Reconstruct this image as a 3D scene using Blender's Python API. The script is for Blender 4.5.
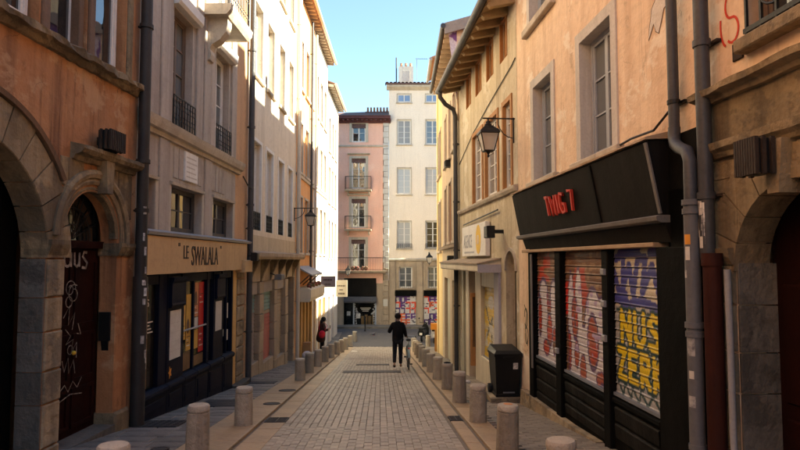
import bpy, bmesh, math, random
from mathutils import Vector, Matrix
RN = random.Random(11)
sc = bpy.context.scene
col = sc.collection
for o in list(bpy.data.objects): bpy.data.objects.remove(o)

# ------------------------------------------------------------------ camera, sky, sun, exposure
cam = bpy.data.cameras.new('camera'); cam.lens = 27.0; cam.sensor_width = 36.0; cam.clip_end = 1000; cam.clip_start = .05
co = bpy.data.objects.new('camera', cam); col.objects.link(co)
co.location = (0, 0, 1.6); co.rotation_euler = (math.radians(90 + 3.34), 0, 0)
sc.camera = co
SUN_EL, SUN_DX, SUN_DY = 33.0, -1.0, 0.0
w = bpy.data.worlds.new('World'); sc.world = w; w.use_nodes = True
nt = w.node_tree; bg = nt.nodes['Background']
sky = nt.nodes.new('ShaderNodeTexSky'); sky.sky_type = 'NISHITA'; sky.sun_disc = False
sky.sun_elevation = math.radians(SUN_EL); sky.sun_rotation = math.atan2(-SUN_DX, -SUN_DY)
sky.altitude = 200; sky.air_density = 1.0; sky.dust_density = .3; sky.ozone_density = 2.5
nt.links.new(sky.outputs[0], bg.inputs[0]); bg.inputs[1].default_value = 0.06
sl = bpy.data.lights.new('sun', 'SUN'); sl.energy = 4.8; sl.angle = math.radians(.53); sl.color = (1, .91, .78)
so = bpy.data.objects.new('sun', sl); col.objects.link(so); so.location = (30, 10, 40)
so.rotation_euler = Vector((SUN_DX * math.cos(math.radians(SUN_EL)), SUN_DY, -math.sin(math.radians(SUN_EL)))).to_track_quat('-Z', 'Y').to_euler()
sc.view_settings.view_transform = 'Standard'; sc.view_settings.look = 'None'
sc.view_settings.exposure = 2.85; sc.view_settings.gamma = 1.0; sc.view_settings.use_curve_mapping = False
sc.view_settings.use_white_balance = True; sc.view_settings.white_balance_temperature = 6950; sc.view_settings.white_balance_tint = 1
sc.render.engine = 'CYCLES'
sc.cycles.max_bounces = 8; sc.cycles.diffuse_bounces = 5

# ------------------------------------------------------------------ materials
MATS = {}
def M(name, c, c2=None, rough=.85, scale=1.6, mix=.6, bump=.15, bscale=35., streak=None, samt=.5, metal=0., spec=.3, rnd=0., attr=None, lo=.38, hi=.66, peel=None, pamt=.8, pth=.60, crack=None):
    m = bpy.data.materials.new(name); m.use_nodes = True; N = m.node_tree.nodes; L = m.node_tree.links
    b = N['Principled BSDF']; b.inputs['Roughness'].default_value = rough; b.inputs['Metallic'].default_value = metal
    b.inputs['Specular IOR Level'].default_value = spec
    tc = N.new('ShaderNodeTexCoord')
    def noise(sx, sy, sz, det=6, r=.6):
        mp = N.new('ShaderNodeMapping'); mp.inputs['Scale'].default_value = (sx, sy, sz); L.new(tc.outputs['Object'], mp.inputs[0])
        n = N.new('ShaderNodeTexNoise'); n.inputs['Scale'].default_value = 1.0; n.inputs['Detail'].default_value = det; n.inputs['Roughness'].default_value = r
        L.new(mp.outputs[0], n.inputs['Vector']); return n
    def ramp(src, a, bb, f=1.0):
        r = N.new('ShaderNodeMapRange'); r.inputs['From Min'].default_value = a; r.inputs['From Max'].default_value = bb; r.inputs['To Max'].default_value = f
        L.new(src, r.inputs[0]); return r.outputs[0]
    def mixc(fac, a, bcol):
        x = N.new('ShaderNodeMix'); x.data_type = 'RGBA'; L.new(fac, x.inputs[0])
        for i, v in ((6, a), (7, bcol)):
            if hasattr(v, 'is_linked'): L.new(v, x.inputs[i])
            else: x.inputs[i].default_value = (*v, 1)
        return x.outputs[2]
    if c2 is None: c2 = tuple(v * .68 for v in c)
    if attr:
        a = N.new('ShaderNodeAttribute'); a.attribute_name = attr; base = a.outputs['Color']
    else: base = c
    n1 = noise(scale, scale, scale)
    cur = mixc(ramp(n1.outputs[0], lo, hi, mix), base, c2)
    n2 = noise(scale * 9, scale * 9, scale * 9, 5)
    dk = tuple(v * .62 for v in c)
    cur = mixc(ramp(n2.outputs[0], .48, .8, .55), cur, dk if not attr else (.10, .085, .07))
    if streak:
        n3 = noise(3.2, 3.2, .22, 5, .55)
        cur = mixc(ramp(n3.outputs[0], .47, .68, samt), cur, streak)
        n6 = noise(11, 11, .5, 6, .65); n7 = noise(.8, .8, .5, 3)
        mm_ = N.new('ShaderNodeMath'); mm_.operation = 'MULTIPLY'; L.new(ramp(n6.outputs[0], .53, .62, samt * .9), mm_.inputs[0]); L.new(ramp(n7.outputs[0], .45, .6), mm_.inputs[1])
        cur = mixc(mm_.outputs[0], cur, tuple(v * .75 for v in streak))
    if peel:
        n4 = noise(.55, .55, .75, 9, .68); cur = mixc(ramp(n4.outputs[0], pth, pth + .035, pamt), cur, peel)
        n5 = noise(2.3, 2.3, 1.6, 8, .7); cur = mixc(ramp(n5.outputs[0], pth + .06, pth + .09, pamt * .8), cur, tuple(v * .55 for v in c))
    if crack:
        mp = N.new('ShaderNodeMapping'); mp.inputs['Scale'].default_value = (.9, .9, .6); L.new(tc.outputs['Object'], mp.inputs[0])
        nd = noise(2.5, 2.5, 2.5, 4); ad2 = N.new('ShaderNodeMix'); ad2.data_type = 'RGBA'; ad2.blend_type = 'ADD'; ad2.inputs[0].default_value = .45
        L.new(mp.outputs[0], ad2.inputs[6]); L.new(nd.outputs['Color'], ad2.inputs[7])
        vo = N.new('ShaderNodeTexVoronoi'); vo.feature = 'DISTANCE_TO_EDGE'; vo.inputs['Scale'].default_value = 1.0; L.new(ad2.outputs[2], vo.inputs['Vector'])
        cr = N.new('ShaderNodeMapRange'); cr.inputs['From Min'].default_value = 0; cr.inputs['From Max'].default_value = .007; cr.inputs['To Min'].default_value = .75; cr.inputs['To Max'].default_value = 0; L.new(vo.outputs['Distance'], cr.inputs[0])
        ms = N.new('ShaderNodeMath'); ms.operation = 'MULTIPLY'; nm = noise(.7, .7, .7, 2); L.new(cr.outputs[0], ms.inputs[0]); L.new(ramp(nm.outputs[0], .52, .6), ms.inputs[1])
        cur = mixc(ms.outputs[0], cur, crack)
    if rnd:
        oi = N.new('ShaderNodeObjectInfo'); ge = N.new('ShaderNodeNewGeometry')
        ad = N.new('ShaderNodeMath'); ad.operation = 'ADD'; L.new(oi.outputs['Random'], ad.inputs[0]); L.new(ge.outputs['Random Per Island'], ad.inputs[1])
        fr = N.new('ShaderNodeMath'); fr.operation = 'FRACT'; L.new(ad.outputs[0], fr.inputs[0])
        mr = N.new('ShaderNodeMapRange'); mr.inputs['To Min'].default_value = 1 - rnd; mr.inputs['To Max'].default_value = 1 + rnd; L.new(fr.outputs[0], mr.inputs[0])
        hv = N.new('ShaderNodeHueSaturation'); L.new(mr.outputs[0], hv.inputs['Value']); L.new(cur, hv.inputs['Color']); cur = hv.outputs[0]
    L.new(cur, b.inputs['Base Color'])
    if bump:
        nb = noise(bscale, bscale, bscale, 4); bp = N.new('ShaderNodeBump'); bp.inputs['Strength'].default_value = bump; bp.inputs['Distance'].default_value = .02
        L.new(nb.outputs[0], bp.inputs['Height'])
        nb2 = noise(bscale * .12, bscale * .12, bscale * .12, 3); bp2 = N.new('ShaderNodeBump'); bp2.inputs['Strength'].default_value = bump; bp2.inputs['Distance'].default_value = .08
        L.new(nb2.outputs[0], bp2.inputs['Height']); L.new(bp.outputs[0], bp2.inputs['Normal'])
        L.new(bp2.outputs[0], b.inputs['Normal'])
    MATS[name] = m; return m

def glass(name, c, rough=.03, ior=1.6, trans=0.):
    m = bpy.data.materials.new(name); m.use_nodes = True; N = m.node_tree.nodes; L = m.node_tree.links
    b = N['Principled BSDF']; b.inputs['Base Color'].default_value = (*c, 1); b.inputs['Roughness'].default_value = rough
    b.inputs['IOR'].default_value = ior; b.inputs['Specular IOR Level'].default_value = .6
    tc = N.new('ShaderNodeTexCoord'); n = N.new('ShaderNodeTexNoise'); n.inputs['Scale'].default_value = 2.2; n.inputs['Detail'].default_value = 1
    L.new(tc.outputs['Object'], n.inputs['Vector']); bp = N.new('ShaderNodeBump'); bp.inputs['Strength'].default_value = .12; bp.inputs['Distance'].default_value = .03
    L.new(n.outputs[0], bp.inputs['Height']); L.new(bp.outputs[0], b.inputs['Normal'])
    if trans:
        out = N['Material Output']; t = N.new('ShaderNodeBsdfTransparent'); mx = N.new('ShaderNodeMixShader'); fr = N.new('ShaderNodeFresnel'); fr.inputs[0].default_value = 1.5
        mr = N.new('ShaderNodeMapRange'); mr.inputs['To Min'].default_value = 1 - trans; mr.inputs['To Max'].default_value = 1; L.new(fr.outputs[0], mr.inputs[0])
        L.new(mr.outputs[0], mx.inputs[0]); L.new(t.outputs[0], mx.inputs[1]); L.new(b.outputs[0], mx.inputs[2]); L.new(mx.outputs[0], out.inputs[0])
    MATS[name] = m

M('stucco_rust', (.40, .178, .076), (.47, .25, .12), streak=(.15, .07, .036), samt=.85, scale=1.1, bump=.35, peel=(.50, .31, .17), pamt=.6, pth=.535, crack=(.07, .035, .02))
M('stucco_rust2', (.4, .18, .09), (.3, .14, .08))
M('stone_tan', (.31, .232, .138), (.195, .148, .09), streak=(.07, .053, .037), samt=.75, scale=2.6, bump=.75, bscale=22, rnd=.22, peel=(.11, .085, .058), pamt=.7, pth=.5, crack=(.045, .034, .024))
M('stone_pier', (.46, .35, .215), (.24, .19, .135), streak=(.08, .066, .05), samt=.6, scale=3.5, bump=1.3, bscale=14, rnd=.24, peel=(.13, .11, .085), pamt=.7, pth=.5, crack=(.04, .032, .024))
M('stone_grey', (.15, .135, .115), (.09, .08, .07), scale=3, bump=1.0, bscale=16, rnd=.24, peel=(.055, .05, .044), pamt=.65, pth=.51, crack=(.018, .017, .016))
M('stone_cream', (.44, .375, .315), (.37, .315, .265), streak=(.22, .18, .15), samt=.55, scale=1.5, bump=.22, rnd=.06, peel=(.30, .25, .21), pamt=.45, pth=.56)
M('stone_trim', (.52, .45, .36), (.40, .335, .265), streak=(.28, .23, .18), samt=.4, scale=3, bump=.25)
M('stucco_orange', (.75, .55, .375), (.80, .63, .46), streak=(.55, .365, .235), samt=.65, scale=.9, bump=.3, peel=(.84, .75, .61), pamt=.65, pth=.54, crack=(.30, .2, .13))
M('stucco_strip', (.56, .33, .175), (.50, .28, .15), streak=(.40, .23, .13), samt=.4)
M('stucco_ochre', (.55, .46, .315), (.61, .53, .385), streak=(.33, .255, .165), samt=.65, scale=1.2, bump=.3, peel=(.68, .62, .50), pamt=.65, pth=.53, crack=(.23, .17, .11))
M('stucco_tan', (.52, .42, .29), (.58, .47, .33), streak=(.32, .25, .17), samt=.5, peel=(.62, .54, .42), pamt=.5, pth=.58)
M('stucco_yellow', (.72, .54, .25), (.76, .6, .32), streak=(.55, .4, .2), samt=.4)
M('stucco_cream', (.68, .58, .445), (.72, .62, .5), streak=(.48, .39, .29), samt=.45, scale=.8, bump=.15, peel=(.58, .49, .38), pamt=.35, pth=.56, crack=(.38, .31, .24))
M('stucco_apricot', (.70, .33, .12), (.74, .40, .18), streak=(.5, .24, .09), samt=.4)
M('stucco_white', (.70, .65, .56), (.64, .59, .5), streak=(.52, .46, .38), samt=.4)
M('stucco_pink', (.78, .44, .33), (.8, .5, .39), streak=(.66, .38, .29), samt=.3, peel=(.82, .58, .47), pamt=.4, pth=.6)
M('stucco_pale', (.80, .69, .57), (.76, .65, .53), streak=(.66, .56, .46), samt=.3)
M('stone_brown', (.40, .31, .22), (.31, .24, .175), streak=(.19, .15, .11), samt=.5, scale=2.4, bump=.3, rnd=.1, peel=(.22, .17, .125), pamt=.5, pth=.56)
M('stone_surround', (.58, .535, .48), (.50, .46, .41), streak=(.36, .325, .29), samt=.45, scale=3, bump=.2)
M('wood_brown', (.17, .10, .06), (.11, .065, .04), rough=.7, streak=(.07, .045, .03), scale=4, bump=.3)
M('wood_rafter', (.40, .27, .14), (.28, .19, .10), rough=.8, scale=5, bump=.3, rnd=.2)
M('wood_window', (.42, .20, .07), (.33, .15, .05), rough=.7, scale=5)
M('wood_grey', (.34, .29, .26), (.26, .22, .2), rough=.8, scale=5)
M('door_red', (.022, .005, .0035), (.014, .0035, .0027), rough=.7, scale=4, bump=.12, streak=(.008, .003, .0025), spec=.08)
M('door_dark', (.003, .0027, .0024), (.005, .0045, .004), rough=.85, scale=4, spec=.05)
M('navy', (.0045, .0065, .019), (.003, .0045, .012), rough=.6, scale=4, bump=.08, spec=.1)
M('black_paint', (.003, .003, .0027), (.006, .0057, .0053), rough=.8, scale=3, bump=.12, bscale=50, streak=(.009, .0085, .0075), samt=.5, spec=.08)
M('black_scuffed', (.006, .0058, .0052), (.012, .011, .010), rough=.7, scale=4, bump=.2, bscale=40, streak=(.03, .028, .024), samt=.6, spec=.12, peel=(.06, .055, .047), pamt=.7, pth=.6)
M('black_sign', (.0105, .0085, .007), (.006, .005, .0045), rough=.75, scale=3.5, bump=.1, streak=(.018, .0155, .013), samt=.5, spec=.1)
M('grey_rail', (.17, .16, .15), (.11, .10, .10), rough=.6, scale=4)
M('wood_strip', (.42, .30, .19), (.30, .21, .13), rough=.8, scale=5)
M('iron', (.006, .006, .006), (.011, .010, .009), rough=.5, scale=8, bump=.1, spec=.35)
M('iron_rust', (.04, .026, .018), (.026, .019, .016), rough=.75, scale=7, bump=.2)
M('lead_pipe', (.06, .061, .067), (.085, .082, .08), rough=.5, scale=3, bump=.15, streak=(.03, .028, .027), samt=.55, metal=.2)
M('pipe_grey', (.14, .14, .148), (.105, .105, .11), rough=.6, scale=3, bump=.15, streak=(.055, .05, .046), samt=.6)
M('pipe_dark', (.026, .024, .024), (.045, .04, .036), rough=.55, scale=4, bump=.12)
M('pipe_red', (.045, .013, .009), (.03, .010, .008), rough=.65, scale=4, streak=(.018, .008, .006), spec=.12)
M('pipe_white', (.30, .30, .31), (.23, .22, .22), rough=.6, scale=4, streak=(.14, .13, .12))
M('pipe_cream', (.56, .50, .42), (.46, .42, .36), rough=.6, scale=3)
M('zinc', (.34, .34, .35), (.27, .27, .28), rough=.5, scale=4, metal=.3)
M('sign_ochre', (.56, .37, .19), (.49, .32, .16), streak=(.38, .25, .13), samt=.35, rough=.7, scale=1.5, bump=.06)
M('letter_dark', (.05, .035, .025), rough=.6, bump=0)
M('letter_red', (.62, .055, .035), (.5, .04, .03), rough=.5, scale=6, bump=0)
M('letter_grey', (.42, .42, .44), rough=.6, bump=0)
M('white_board', (.78, .76, .72), (.70, .67, .62), streak=(.52, .48, .42), samt=.3, rough=.6, bump=.03)
M('yellow_paint', (.80, .50, .05), (.72, .44, .05), rough=.6, bump=0)
M('white_frame', (.72, .69, .65), (.60, .57, .53), rough=.55, scale=6, bump=.05)
M('grey_frame', (.36, .385, .42), (.29, .31, .34), rough=.55, scale=6, bump=.05)
M('dark_frame', (.06, .055, .055), (.09, .08, .075), rough=.55, scale=6, bump=.05)
M('brown_frame', (.16, .11, .08), (.12, .08, .06), rough=.6, scale=6, bump=.05)
M('blind', (.60, .58, .60), (.52, .50, .52), rough=.7, scale=3, bump=.05)
M('shutter_wood', (.34, .27, .20), (.25, .2, .15), rough=.75, scale=5, streak=(.17, .14, .10), samt=.5, bump=.2)
M('shutter_red', (.44, .13, .11), (.33, .12, .10), rough=.7, scale=5, streak=(.2, .08, .07), samt=.4)
M('shutter_teal', (.17, .33, .33), (.28, .26, .22), rough=.7, scale=5, streak=(.15, .14, .11), samt=.4)
M('graffiti', (.5, .5, .5), (.10, .085, .075), rough=.55, scale=5, mix=.22, bump=.05, attr='Col', spec=.25)
M('chalk', (.34, .30, .26), (.14, .11, .09), rough=.85, scale=12, mix=1., lo=.42, hi=.55, bump=0)
M('spray_red', (.62, .06, .035), rough=.7, bump=0)
M('spray_green', (.02, .05, .03), rough=.7, bump=0)
M('plaster_white', (.66, .60, .53), (.5, .44, .38), scale=9, bump=.4)
M('paper', (.66, .62, .55), (.55, .5, .43), rough=.8, scale=6, bump=.03, rnd=.15)
M('sticker', (.6, .58, .55), (.12, .12, .14), rough=.6, scale=16, mix=.9, bump=0, rnd=.3)
M('orange_card', (.80, .33, .05), rough=.7, bump=0)
M('reflect_yellow', (.62, .36, .07), (.42, .22, .05), rough=.5, scale=4, bump=0)  # yellow of the opposite wall's reflection, painted as a panel colour
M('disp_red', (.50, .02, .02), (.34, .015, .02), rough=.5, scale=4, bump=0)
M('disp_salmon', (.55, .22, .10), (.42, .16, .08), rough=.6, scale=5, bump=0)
M('disp_tan', (.20, .12, .055), (.10, .06, .03), rough=.7, scale=6, bump=0)
M('paver', (.365, .305, .24), (.295, .247, .197), rough=.46, scale=.8, bump=.32, bscale=60, rnd=.18, spec=.46, peel=(.205, .168, .135), pamt=.5, pth=.54)
M('block', (.25, .205, .155), (.19, .16, .125), rough=.6, scale=1.2, bump=.35, bscale=60, rnd=.18, spec=.4)
M('flag', (.20, .178, .155), (.135, .12, .105), rough=.55, scale=1.5, bump=.5, bscale=40, rnd=.25, spec=.4, peel=(.09, .08, .07), pamt=.5, pth=.54)
M('kerb', (.42, .295, .175), (.34, .24, .145), rough=.5, scale=1.5, bump=.2, bscale=50, rnd=.1, spec=.45, streak=(.26, .19, .12), samt=.3)
M('mortar', (.215, .18, .145), (.16, .135, .11), rough=.9, scale=5)
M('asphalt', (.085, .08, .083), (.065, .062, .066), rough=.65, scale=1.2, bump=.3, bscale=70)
M('soil', (.12, .10, .085), rough=.9)
M('concrete', (.42, .365, .285), (.33, .285, .225), rough=.9, scale=7, bump=.7, bscale=45, streak=(.17, .14, .11), samt=.65, rnd=.14, peel=(.23, .185, .14), pamt=.65, pth=.515)
M('concrete_top', (.47, .41, .325), (.37, .32, .255), rough=.9, scale=7, bump=.6, bscale=45, rnd=.12, peel=(.28, .23, .18), pamt=.6, pth=.52)
M('rust_top', (.62, .26, .10), (.5, .22, .1), rough=.85, scale=9, bump=.3)
M('cast_iron', (.05, .048, .05), (.075, .068, .066), rough=.55, scale=9, bump=.5, bscale=30, metal=.4)
M('plastic_black', (.006, .0065, .007), (.009, .0095, .010), rough=.45, scale=5, bump=.06, spec=.3)
M('plastic_grey', (.20, .22, .25), rough=.5, bump=.05)
M('rubber', (.015, .015, .015), rough=.8, bump=0)
M('chrome', (.4, .42, .42), rough=.3, metal=.9, bump=0)
M('bike_paint', (.28, .36, .36), (.22, .3, .3), rough=.4, bump=0)
M('cloth_black', (.010, .0095, .011), (.016, .015, .017), rough=.95, scale=8, bump=.5, bscale=25, spec=.12)
M('cloth_charcoal', (.017, .017, .021), (.024, .024, .028), rough=.95, scale=8, bump=.5, bscale=25, spec=.1)
M('cloth_brown', (.05, .022, .018), (.035, .018, .016), rough=.9, scale=8, bump=.3, bscale=60)
M('cloth_red', (.58, .02, .05), (.45, .02, .04), rough=.8, scale=6, bump=.15)
M('skin', (.45, .27, .19), rough=.6, bump=0)
M('hair', (.014, .011, .010), rough=.7, scale=20, bump=.4)
M('shoe', (.03, .022, .02), rough=.6, bump=0)
M('shoe_white', (.6, .58, .55), rough=.7, bump=0)
M('cardboard', (.42, .25, .12), (.34, .2, .1), rough=.85, scale=4, bump=.1)
M('bag_white', (.55, .54, .56), (.45, .44, .46), rough=.6, scale=6, bump=.3)
M('orange_plastic', (.75, .28, .04), rough=.5, bump=0)
M('crate_wood', (.52, .27, .08), (.4, .2, .06), rough=.8, scale=5, bump=.2)
M('roof_tile', (.13, .075, .065), (.09, .06, .055), rough=.85, scale=6, bump=.3, rnd=.25)
M('roof_tile_red', (.34, .17, .10), (.26, .14, .09), rough=.85, scale=6, bump=.3, rnd=.25)
M('eave_dark', (.10, .035, .035), (.07, .03, .03), rough=.8, scale=6)
M('eave_wood', (.46, .34, .23), (.36, .26, .17), rough=.8, scale=6, rnd=.15)
M('mural', (.20, .09, .28), (.62, .55, .62), rough=.8, scale=2.2, mix=1., lo=.47, hi=.53, bump=.1)
M('sign_grey', (.30, .27, .30), (.25, .22, .25), rough=.7, scale=3, bump=.05)
M('sign_dark', (.07, .07, .08), rough=.7, scale=3, bump=.05)
M('sign_cream', (.42, .37, .29), (.36, .32, .25), rough=.7, scale=3, bump=.05)
M('lavender', (.42, .40, .44), (.36, .34, .38), rough=.6, scale=4, bump=.05)
M('cream_paint', (.68, .60, .46), (.6, .53, .4), rough=.6, scale=3, streak=(.4, .34, .26), samt=.4, bump=.08)
M('green_grey_paint', (.44, .42, .32), (.38, .36, .27), rough=.6, scale=3, bump=.08)
M('ochre_paint', (.60, .36, .13), (.5, .3, .11), rough=.6, scale=3, streak=(.36, .22, .09), samt=.4, bump=.08)
M('pigeon', (.10, .10, .12), rough=.8, bump=0)
M('pelmet', (.15, .085, .08), (.11, .07, .065), rough=.8, scale=9, bump=.2)
M('flower', (.25, .06, .06), (.05, .10, .03), rough=.8, scale=12, mix=1., bump=.3)
M('slate_blue', (.20, .30, .48), (.16, .25, .4), rough=.5, bump=0)
M('curtain_terra', (.42, .2, .13), rough=.8, bump=0)
glass('pane', (.014, .016, .018), ior=1.9)
glass('pane_curtain', (.26, .25, .24), ior=1.5)
glass('pane_light', (.42, .42, .42), ior=1.5)
glass('pane_blue', (.11, .12, .125), ior=1.9)
glass('lamp_glass', (.62, .55, .46), rough=.15, ior=1.4, trans=.35)
glass('shop_glass', (.03, .03, .03), trans=.8)

# ------------------------------------------------------------------ geometry helpers
SL = .0967
def gz(y):
    if y < 30: return -SL * y
    q = min((y - 30) / 6, 1.0); return -SL * 30 - SL * 6 * (q - q * q / 2)

class Fr:      # a vertical facade plane: s along it, t out of it towards the street, z up
    def __init__(f, x, y, d, o):
        f.x, f.y, f.o = x, y, o; n = math.hypot(*d); f.d = (d[0] / n, d[1] / n); f.ang = math.atan2(d[1], d[0])
    def world(f, s, t, z):
        dx, dy = f.d; return Vector((f.x + dx * s - dy * f.o * t, f.y + dy * s + dx * f.o * t, z))
FA = Fr(-4.5, 0, (.05, 1), -1); FB = Fr(-4.28, 0, (.025, 1), -1); FC = Fr(-4.1, 0, (0, 1), -1)
FR = Fr(3.24, 0, (-.075, 1), 1); FY = Fr(1.82, 0, (0, 1), 1); FE = Fr(0, 44, (1, 0), -1)
FW = Fr(0, 0, (1, 0), 1)     # plain world axes: s = X, t = Y

class MB:
    def __init__(m): m.v = []; m.f = []; m.c = None
    def add(m, vs, fs):
        n = len(m.v); m.v += [tuple(p) for p in vs]; m.f += [tuple(i + n for i in f) for f in fs]; return m
    def box(m, a, b, c, d, e, g, jit=0):
        vs = [(a, c, e), (b, c, e), (b, d, e), (a, d, e), (a, c, g), (b, c, g), (b, d, g), (a, d, g)]
        if jit: vs = [(x + RN.uniform(-jit, jit), y + RN.uniform(-jit, jit) * .6, z + RN.uniform(-jit, jit)) for x, y, z in vs]
        return m.add(vs, [(0, 3, 2, 1), (4, 5, 6, 7), (0, 1, 5, 4), (1, 2, 6, 5), (2, 3, 7, 6), (3, 0, 4, 7)])
    def cbox(m, a, b, c, d, e, g, ch=.01, jit=0):   # box with a chamfered street face (d side)
        if jit:
            a += RN.uniform(0, jit); b -= RN.uniform(0, jit); e += RN.uniform(0, jit); g -= RN.uniform(0, jit); d += RN.uniform(-jit, jit)
        k = ch
        vs = [(a, c, e), (b, c, e), (b, c, g), (a, c, g), (a, d - k, e), (b, d - k, e), (b, d - k, g), (a, d - k, g), (a + k, d, e + k), (b - k, d, e + k), (b - k, d, g - k), (a + k, d, g - k)]
        f = [(0, 1, 2, 3), (8, 11, 10, 9)]
        for i in range(4):
            j = (i + 1) % 4; f += [(i, 4 + i, 4 + j, j), (4 + i, 8 + i, 8 + j, 4 + j)]
        return m.add(vs, f)
    def loft(m, prof, s0, s1, n=1, jit=0, cap=True):    # (t,z) profile swept along s
        k = len(prof); vs = []
        for i in range(n + 1):
            s = s0 + (s1 - s0) * i / n
            for (t, z) in prof:
                j = jit if t > .03 else 0
                vs.append((s, t + RN.uniform(-j, j * .5), z + RN.uniform(-j, j)))
        fs = [(i * k + q, i * k + (q + 1) % k, (i + 1) * k + (q + 1) % k, (i + 1) * k + q) for i in range(n) for q in range(k)]
        if cap: fs += [tuple(range(k))[::-1], tuple(n * k + q for q in range(k))]
        return m.add(vs, fs)
    def poly(m, pts, t0, t1):           # (s,z) outline extruded between t0 and t1
        k = len(pts); vs = [(s, t0, z) for s, z in pts] + [(s, t1, z) for s, z in pts]
        return m.add(vs, [tuple(range(k)), tuple(range(2 * k - 1, k - 1, -1))] + [(i, i + k, (i + 1) % k + k, (i + 1) % k) for i in range(k)])
    def tube(m, pts, r, n=8, cap=True):
        P = [Vector(p) for p in pts]; k = len(P); vs = []; rr = r if isinstance(r, (list, tuple)) else [r] * k
        up = None
        for i in range(k):
            d = (P[min(i + 1, k - 1)] - P[max(i - 1, 0)]).normalized()
            if up is None: up = Vector((0, 0, 1)) if abs(d.z) < .9 else Vector((1, 0, 0))
            a = d.cross(up)
            if a.length < 1e-4: a = d.cross(Vector((.3, .8, .1)))
            a.normalize(); b = d.cross(a).normalized(); up = -b if False else up
            vs += [P[i] + (a * math.cos(q * 2 * math.pi / n) + b * math.sin(q * 2 * math.pi / n)) * rr[i] for q in range(n)]
        fs = [(i * n + q, i * n + (q + 1) % n, (i + 1) * n + (q + 1) % n, (i + 1) * n + q) for i in range(k - 1) for q in range(n)]
        if cap: fs += [tuple(range(n))[::-1], tuple((k - 1) * n + q for q in range(n))]
        return m.add(vs, fs)
    def lathe(m, c, prof, n=20):        # (r,z) profile round a vertical axis
        k = len(prof); vs = []
        for r, z in prof: vs += [(c[0] + r * math.cos(q * 2 * math.pi / n), c[1] + r * math.sin(q * 2 * math.pi / n), c[2] + z) for q in range(n)]
        fs = [(i * n + q, i * n + (q + 1) % n, (i + 1) * n + (q + 1) % n, (i + 1) * n + q) for i in range(k - 1) for q in range(n)]
        fs += [tuple(range(n))[::-1], tuple((k - 1) * n + q for q in range(n))]
        return m.add(vs, fs)
    def ball(m, c, rx, ry, rz, n=12, k=8):
        vs = []; fs = []
        for i in range(1, k):
            a = math.pi * i / k; vs += [(c[0] + rx * math.sin(a) * math.cos(q * 2 * math.pi / n), c[1] + ry * math.sin(a) * math.sin(q * 2 * math.pi / n), c[2] + rz * math.cos(a)) for q in range(n)]
        vs += [(c[0], c[1], c[2] + rz), (c[0], c[1], c[2] - rz)]; T, B = len(vs) - 2, len(vs) - 1
        for i in range(k - 2): fs += [(i * n + q, (i + 1) * n + q, (i + 1) * n + (q + 1) % n, i * n + (q + 1) % n) for q in range(n)]
        fs += [(T, q, (q + 1) % n) for q in range(n)] + [(B, (k - 2) * n + (q + 1) % n, (k - 2) * n + q) for q in range(n)]
        return m.add(vs, fs)
    def ring(m, c, R, r, axis, n=24, k=6):      # torus about an axis vector
        ax = Vector(axis).normalized(); u = ax.orthogonal().normalized(); v = ax.cross(u); c = Vector(c); vs = []; fs = []
        for i in range(n):
            a = 2 * math.pi * i / n; d = u * math.cos(a) + v * math.sin(a)
            vs += [c + d * (R + r * math.cos(2 * math.pi * q / k)) + ax * (r * math.sin(2 * math.pi * q / k)) for q in range(k)]
        fs = [(i * k + q, i * k + (q + 1) % k, ((i + 1) % n) * k + (q + 1) % k, ((i + 1) % n) * k + q) for i in range(n) for q in range(k)]
        return m.add(vs, fs)
    def arch(m, sc_, zs, prof, n=18, a0=0., a1=math.pi, cap=True):     # (r,t) profile swept round an arch centre
        k = len(prof); vs = []
        for i in range(n + 1):
            a = a0 + (a1 - a0) * i / n; vs += [(sc_ + r * math.cos(a), t, zs + r * math.sin(a)) for r, t in prof]
        fs = [(i * k + q, i * k + (q + 1) % k, (i + 1) * k + (q + 1) % k, (i + 1) * k + q) for i in range(n) for q in range(k)]
        if cap: fs += [tuple(range(k))[::-1], tuple(n * k + q for q in range(k))]
        return m.add(vs, fs)

def smooth(ob, ang=40):
    for p in ob.data.polygons: p.use_smooth = True
    try: ob.data.set_sharp_from_angle(angle=math.radians(ang))
    except Exception: pass
    return ob

class T:       # a top-level thing: an Empty at its base, parts are meshes below it
    def __init__(g, name, label, cat, fr, s, t, z, group=None, kind=None, rot=0.):
        g.fr, g.s, g.t, g.z = fr, s, t, z
        e = bpy.data.objects.new(name, None); col.objects.link(e); e.empty_display_size = .2
        e.location = fr.world(s, t, z); e.rotation_euler = (0, 0, fr.ang + rot)
        g.e = e
        if label: e['label'] = label
        if cat: e['category'] = cat
        if group: e['group'] = group
        if kind: e['kind'] = kind
    def mesh(g, name, mb, mat):
        o = g.fr.o; me = bpy.data.meshes.new(name)
        vs = [(s - g.s, o * (t - g.t), z - g.z) for s, t, z in mb.v]
        fs = mb.f if o > 0 else [f[::-1] for f in mb.f]
        me.from_pydata(vs, [], fs); me.materials.append(MATS[mat]); me.update(); return me
    def part(g, name, mb, mat, parent=None, sm=False, label=None):
        ob = bpy.data.objects.new(name, g.mesh(name, mb, mat)); col.objects.link(ob); ob.parent = parent or g.e
        if sm: smooth(ob)
        if label: ob['label'] = label
        return ob
    def inst(g, src, ds, dt, dz, parent=None):
        ob = src.copy(); col.objects.link(ob); ob.parent = parent or src.parent
        ob.location = src.location + Vector((ds, g.fr.o * dt, dz)); return ob

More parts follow.
